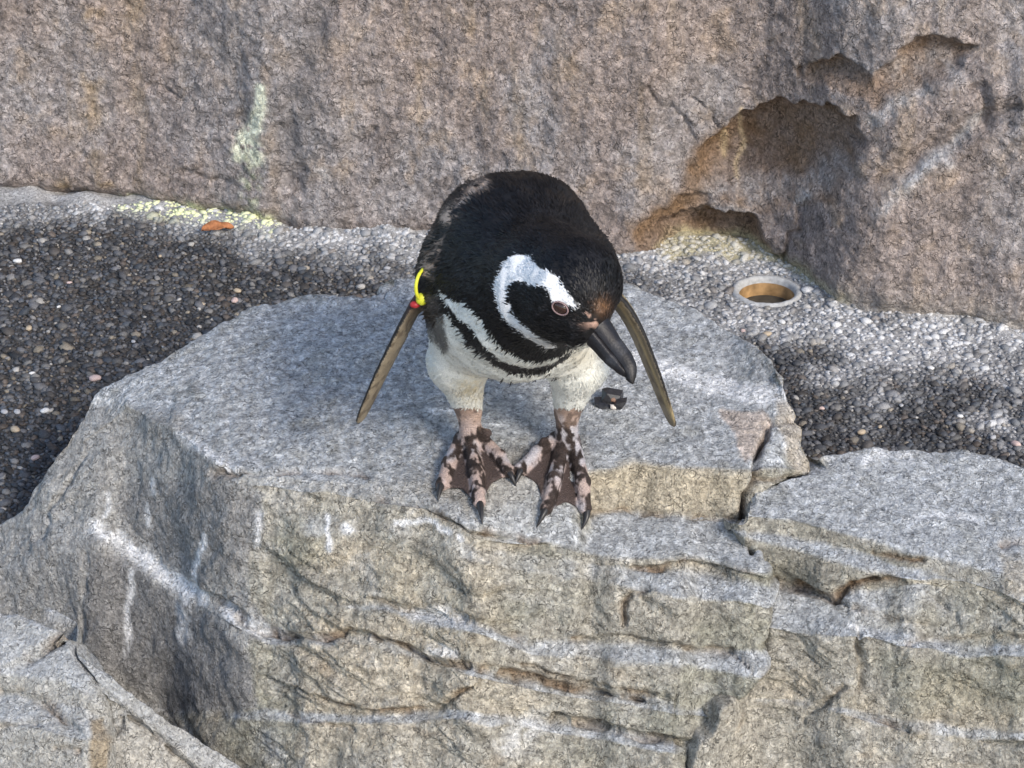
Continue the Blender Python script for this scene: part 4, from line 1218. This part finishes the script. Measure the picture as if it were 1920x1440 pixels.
# --- feathers: short slivers lying along the body
def feathers(n):
    tri = BF if BF.shape[1] == 3 else np.concatenate([BF[:, [0, 1, 2]], BF[:, [0, 2, 3]]])
    ok = (flip_id[tri] == 0).all(1) & (~is_leg[tri]).all(1)
    tri = tri[ok]
    a, b, c = BV[tri[:, 0]], BV[tri[:, 1]], BV[tri[:, 2]]
    ar = np.linalg.norm(np.cross(b - a, c - a), axis=1)
    cen = (a + b + c) / 3
    wgt = ar * (1 + 1.5 * (np.linalg.norm(cen - HEAD, axis=1) < 0.11))
    k = rng.choice(len(tri), n, p=wgt / wgt.sum())
    u, v = rng.random((2, n)); f = u + v > 1; u[f], v[f] = 1 - u[f], 1 - v[f]
    P = a[k] + (b[k] - a[k]) * u[:, None] + (c[k] - a[k]) * v[:, None]
    N = BN[tri[k, 0]]; N = N / np.linalg.norm(N, axis=1)[:, None]
    sv = seen[tri[k, 0]]
    px, py = project(P)
    # no feathers over the eye or the bill's root
    keep = (np.hypot((px - 1051) / 17, (py - 578) / 14) > 1) & (np.hypot((px - 1118) / 20, (py - 612) / 24) > 1)
    P, N, sv, px, py = P[keep], N[keep], sv[keep], px[keep], py[keep]; n = len(P)
    bt_ = A3(1150, 660, -.22)
    dh = np.linalg.norm(P - HEAD, axis=1)
    fl = (P - HEAD); fl /= np.linalg.norm(fl, axis=1)[:, None] + 1e-9
    fh = (P - bt_); fh /= np.linalg.norm(fh, axis=1)[:, None] + 1e-9
    wh = sstep(0.13, 0.06, dh)[:, None]
    f = fl * (1 - wh) + fh * wh
    f += [0, 0, -0.25]
    f = f - N * (f * N).sum(1)[:, None]; f /= np.linalg.norm(f, axis=1)[:, None] + 1e-9
    s = np.cross(N, f)
    ang = rng.normal(0, 0.22, n) + 0.5 * fbm(P, 30, 2, seed=77)
    f2 = f * np.cos(ang)[:, None] + s * np.sin(ang)[:, None]; s2 = np.cross(N, f2)
    col = plumage_colour(P, px, py, sv, rng.normal(0, 1.6, n), rng.normal(0, 1.6, n))
    lum = col.mean(1)
    ln = (0.0095 - 0.0035 * sstep(0.10, 0.05, dh)) * rng.uniform(0.6, 1.3, n)
    ln = np.where(lum > 0.3, ln * 0.8, ln)
    lift = np.where(lum > 0.3, 0.06, 0.15) * rng.uniform(0.4, 1.6, n)
    tuft = sstep(0.1, 0.5, fbm(P, 26, 2, seed=78)) * (lum < 0.1) * (px < 960)
    lift = lift + 0.30 * tuft * rng.random(n); ln = ln * (1 + 0.5 * tuft)
    hw = 0.00085 * rng.uniform(0.7, 1.3, n)
    base = P - N * 0.0006
    mid = P + f2 * (ln * 0.5)[:, None] + N * (ln * lift * 0.55)[:, None]
    tip = P + f2 * ln[:, None] + N * (ln * lift)[:, None]
    V = np.stack([base - s2 * (hw * .6)[:, None], base + s2 * (hw * .6)[:, None], mid + s2 * hw[:, None], mid - s2 * hw[:, None], tip], 1)
    i = np.arange(n)[:, None] * 5
    T = np.concatenate([i + [0, 2, 1], i + [0, 3, 2], i + [3, 4, 2]])
    cj = np.where((lum < .1)[:, None], col * rng.uniform(0.6, 1.9, (n, 1)), col * rng.uniform(0.92, 1.08, (n, 1)))
    cv = np.repeat(np.clip(cj, 0, 0.85), 5, 0)
    me = np_mesh('feathers', V.reshape(-1, 3), T, cv)
    nv = np.repeat(N * 0.8 + f2 * 0.12 + rng.normal(0, 0.16, (n, 3)), 5, 0)
    nv /= np.linalg.norm(nv, axis=1)[:, None]
    me.normals_split_custom_set_from_vertices(nv.astype(np.float32).tolist())
    o = link('feathers', me, attr_mat('feather', 0.5, 0.26), penguin)
    tag(o, kind='stuff')
feathers(52000)

# --- bill: two horny halves with a hooked tip
BB, BT = A3(1103, 606, -.200), A3(1193, 715, -.245)
bax = BT - BB; bL = np.linalg.norm(bax); bax /= bL
bu = RIGHT * .79 + UP * .61; bu -= bax * (bu @ bax); bu /= np.linalg.norm(bu)
bs = np.cross(bax, bu)
def bill_half(name, ts, up_, dn_, hw_, bend, col_fn):
    V = []; seg = 20; C = []
    for t in np.linspace(ts[0], ts[1], 26):
        u = np.interp(t, *up_); d = np.interp(t, *dn_); w = np.interp(t, *hw_); bd = np.interp(t, *bend)
        c = BB + bax * (bL * t) + bu * bd
        for k in range(seg):
            a = 2 * math.pi * k / seg
            yy = math.sin(a); xx = math.cos(a)
            yy = (u * abs(yy) ** 0.85 if yy > 0 else -d * abs(yy) ** 0.85)
            V.append(c + bu * yy + bs * (w * xx)); C.append(col_fn(t, math.sin(a)))
    n = 26; F = []
    for i in range(n - 1):
        for k in range(seg):
            F.append((i * seg + k, i * seg + (k + 1) % seg, (i + 1) * seg + (k + 1) % seg, (i + 1) * seg + k))
    V = np.array(V); V += 0.0004 * fbm(V, 160, 2)[:, None] * np.array([1, 1, 1])
    C = np.array(C) * (1 + 0.35 * fbm(V, 120, 3, seed=61))[:, None]
    me = np_mesh(name, V, np.array(F), C)
    return link(name, me, M_BILL, penguin)
M_BILL = attr_mat('bill_horn', 0.42, 0.32, 0.35, 420, 0.35)
def upcol(t, s):
    c = np.array([0.013, 0.012, 0.014])
    if 0.45 < t < 0.62 and s > 0.2: c = np.array([0.030, 0.030, 0.034])
    if t < 0.1: c = np.array([0.05, 0.035, 0.028])
    return c
def locol(t, s):
    c = np.array([0.012, 0.011, 0.013])
    if 0.55 < t < 0.68: c = np.array([0.026, 0.026, 0.030])
    return c
bill_half('upper_mandible', (-0.22, 1.0), ([-0.22, 0, .15, .4, .65, .82, .93, 1.0], [.021, .0245, .0215, .0178, .0165, .0138, .0088, .001]),
          ([-0.22, .5, .8, .9, 1.0], [.003, .0015, .003, .006, .001]), ([-0.22, 0, .2, .5, .8, .95, 1.0], [.020, .0165, .0125, .0085, .0068, .0042, .0008]),
          ([-0.22, .7, .85, 1.0], [.0, 0.0, -.001, -.0045]), upcol)
bill_half('lower_mandible', (-0.22, 0.93), ([-0.22, .93], [-.0006, -.0004]), ([-0.22, 0, .3, .55, .75, .87, .93], [.019, .0185, .0150, .0140, .0100, .0055, .0008]),
          ([-0.22, 0, .2, .5, .8, .93], [.018, .015, .0115, .0078, .0056, .0010]), ([-0.22, .7, .93], [0, -.0008, -.002]), locol)

# --- eyes with their pink rims
def eye_at(px, py):
    r = rays([px], [py])[0]; r /= np.linalg.norm(r)
    h, n, _, _ = bvh.ray_cast(Vector(CAM), Vector(r)); n = np.array(n); n = n if n @ r < 0 else -n
    return np.array(h), n
def frame(n, along):
    z = n / np.linalg.norm(n); x = along - z * (along @ z); x /= np.linalg.norm(x); y = np.cross(z, x)
    return x, y, z
M_EYE = plain_mat('eye_brown', (0.034, 0.016, 0.012), 0.12, 0.6, 0.4, 500)
M_RIM = plain_mat('eye_rim', (0.26, 0.18, 0.18), 0.6, 0.3, 0.2, 900)
def make_eye(h, n, along):
    x, y, z = frame(n, along)
    R = 0.0086
    U = ICO2_V * R; U = U * np.array([1.15, 0.86, 0.55])
    V = h - z * 0.0008 + U[:, :1] * x + U[:, 1:2] * y + U[:, 2:] * z
    e = link('eye', np_mesh('eye', V, ICO2_F, np.tile([.05, .03, .02], (len(V), 1))), M_EYE, penguin)
    Vr = []; Fr = []; A, B = 40, 8
    for i in range(A):
        a = 2 * math.pi * i / A
        for j in range(B):
            b = 2 * math.pi * j / B
            rr = 1 + 0.11 * math.cos(b)
            Vr.append(h + z * (0.0018 + 0.0011 * math.sin(b)) + x * (0.0096 * rr * math.cos(a)) + y * (0.0074 * rr * math.sin(a)))
    for i in range(A):
        for j in range(B):
            Fr.append((i * B + j, i * B + (j + 1) % B, ((i + 1) % A) * B + (j + 1) % B, ((i + 1) % A) * B + j))
    link('eye_rim', np_mesh('eye_rim', Vr, Fr, np.tile([.4, .3, .3], (len(Vr), 1))), M_RIM, penguin)
h, n = eye_at(1051, 577)
make_eye(h, n, RIGHT * 0.9 - UP * 0.45)
# the other eye, mirrored on the far side of the head
rel = h - HEAD
hn = bs
h2 = h - 2 * hn * ((h - (HEAD + bu * 0)) @ hn)
hit = bvh.find_nearest(Vector(h2)); 
make_eye(np.array(hit[0]), np.array(hit[1]) * (1 if (np.array(hit[1]) @ (h2 - HEAD)) > 0 else -1), bax)

# --- claws
M_CLAW = plain_mat('claw_horn', (0.022, 0.020, 0.020), 0.4, 0.5, 0.3, 400)
for ft in FEET.values():
    for pts, tp in zip(ft['ends'], ft['tips']):
        p0 = pts[2]; g, n = on_rock(*tp)
        p1 = g + n * 0.001
        ax = p1 - p0; L = np.linalg.norm(ax); ax /= L
        s = np.cross(ax, n); s /= np.linalg.norm(s); u = np.cross(s, ax)
        V = []; F = []; K = 10; M_ = 9
        for i in range(M_):
            t = i / (M_ - 1); r = 0.0066 * (1 - t) ** 0.75 + 0.0003
            c = p0 - ax * 0.002 + ax * ((L + 0.002) * t) + u * (0.004 * math.sin(math.pi * t))
            for k in range(K):
                a = 2 * math.pi * k / K; V.append(c + s * (r * 0.85 * math.cos(a)) + u * (r * math.sin(a)))
        for i in range(M_ - 1):
            for k in range(K): F.append((i * K + k, i * K + (k + 1) % K, (i + 1) * K + (k + 1) % K, (i + 1) * K + k))
        link('claw', np_mesh('claw', V, F), M_CLAW, penguin)

# --- wing band
def tube(name, pts, r, mat_, parent, closed=True, flat=1.0):
    pts = np.array(pts); n = len(pts); V = []; F = []; K = 10
    for i in range(n):
        t = pts[(i + 1) % n] - pts[i - 1] if closed else pts[min(i + 1, n - 1)] - pts[max(i - 1, 0)]
        t /= np.linalg.norm(t); a = np.cross(t, [0.31, 0.9, 0.2]); a /= np.linalg.norm(a); b = np.cross(t, a)
        for k in range(K):
            g = 2 * math.pi * k / K; V.append(pts[i] + a * (r * math.cos(g)) + b * (r * flat * math.sin(g)))
    for i in range(n if closed else n - 1):
        for k in range(K):
            F.append((i * K + k, i * K + (k + 1) % K, ((i + 1) % n) * K + (k + 1) % K, ((i + 1) % n) * K + k))
    return link(name, np_mesh(name, V, F), mat_, parent)
M_YEL = plain_mat('yellow_plastic', (0.72, 0.72, 0.05), 0.45, 0.4, 0.08, 120)
M_RED = plain_mat('red_plastic', (0.42, 0.03, 0.035), 0.45, 0.4, 0.15, 120)
cb = A3(802, 532, -.016)
ring = []
for a in np.linspace(0, 2 * np.pi, 49)[:-1]:
    ring.append(cb + UP * (0.0215 * math.cos(a)) - RIGHT * (0.0125 * math.sin(a)) - FWD * (0.033 * math.sin(a)) + RIGHT * (0.004 * math.cos(a)))
band = tube('wing_band', ring, 0.0022, M_YEL, penguin)
band['label'] = 'yellow plastic loop round the flipper root'
def blob(name, p, r, mat_, parent):
    V = ICO2_V * (1 + 0.08 * fbm(ICO2_V, 1.5, 2))[:, None] * np.array(r) + p
    return link(name, np_mesh(name, V, ICO2_F), mat_, parent)
def sub(o, parent):
    o.parent = parent; o.matrix_parent_inverse = Matrix(); return o
pb = cb + UP * -0.0205 - RIGHT * 0.010 - FWD * 0.020
b1 = blob('band_clasp', A3(791, 561, -.036), (.0078, .0065, .0082), M_YEL, penguin); sub(b1, band)
b2 = blob('band_bead', A3(778, 571, -.034), (.0066, .0055, .0046), M_RED, penguin); sub(b2, band)

# ---------------------------------------------------------------- small dark stone by the bird
def dark_stone():
    g, n = on_rock(1145, 758)
    root = bpy.data.objects.new('black_stone', None); COL.objects.link(root); root.location = g
    tag(root, 'small broken black stone lying on the boulder beside the penguin\'s foot', 'stone')
    M_BLK = plain_mat('black_stone', (0.022, 0.022, 0.026), 0.4, 0.5, 0.5, 220, 0.3)
    def piece(name, off, r, flat, seed, mat_, col=(0.03, 0.03, 0.03)):
        q = seed * 1.9; V = ICO_V if r > 0.006 else ICO2_V; FF = ICO_F if r > 0.006 else ICO2_F
        V = V @ np.array([[math.cos(q), -math.sin(q), 0.2], [math.sin(q), math.cos(q), -0.3], [-0.1, 0.3, 1.0]])
        V = np.clip(V, -0.72, 0.72) * 1.25
        V = V * (1 + 0.38 * fbm(V * 1.1 + seed * 3.3, 1, 3))[:, None] * np.array([1.0, 0.8, flat]) * r + g + np.array(off)
        me = np_mesh(name, V, FF, np.tile(col, (len(V), 1)), smooth=r < 0.006)
        o = link(name, me, mat_); o.parent = root; o.matrix_parent_inverse = Matrix.Translation(-g)
        return o
    piece('lump', (0.001, 0.006, 0.009), 0.0150, 0.80, 1, M_BLK)
    piece('shard', (-0.010, -0.003, 0.003), 0.0120, 0.42, 2, M_BLK)
    piece('shard', (0.011, -0.007, 0.004), 0.0100, 0.65, 3, M_BLK)
    piece('grit', (0.003, -0.012, 0.003), 0.0042, 0.7, 4, M_PEB, (0.6, 0.55, 0.5))
    piece('grit', (0.003, -0.004, 0.009), 0.0036, 0.9, 5, M_PEB, (0.22, 0.13, 0.09))
dark_stone()
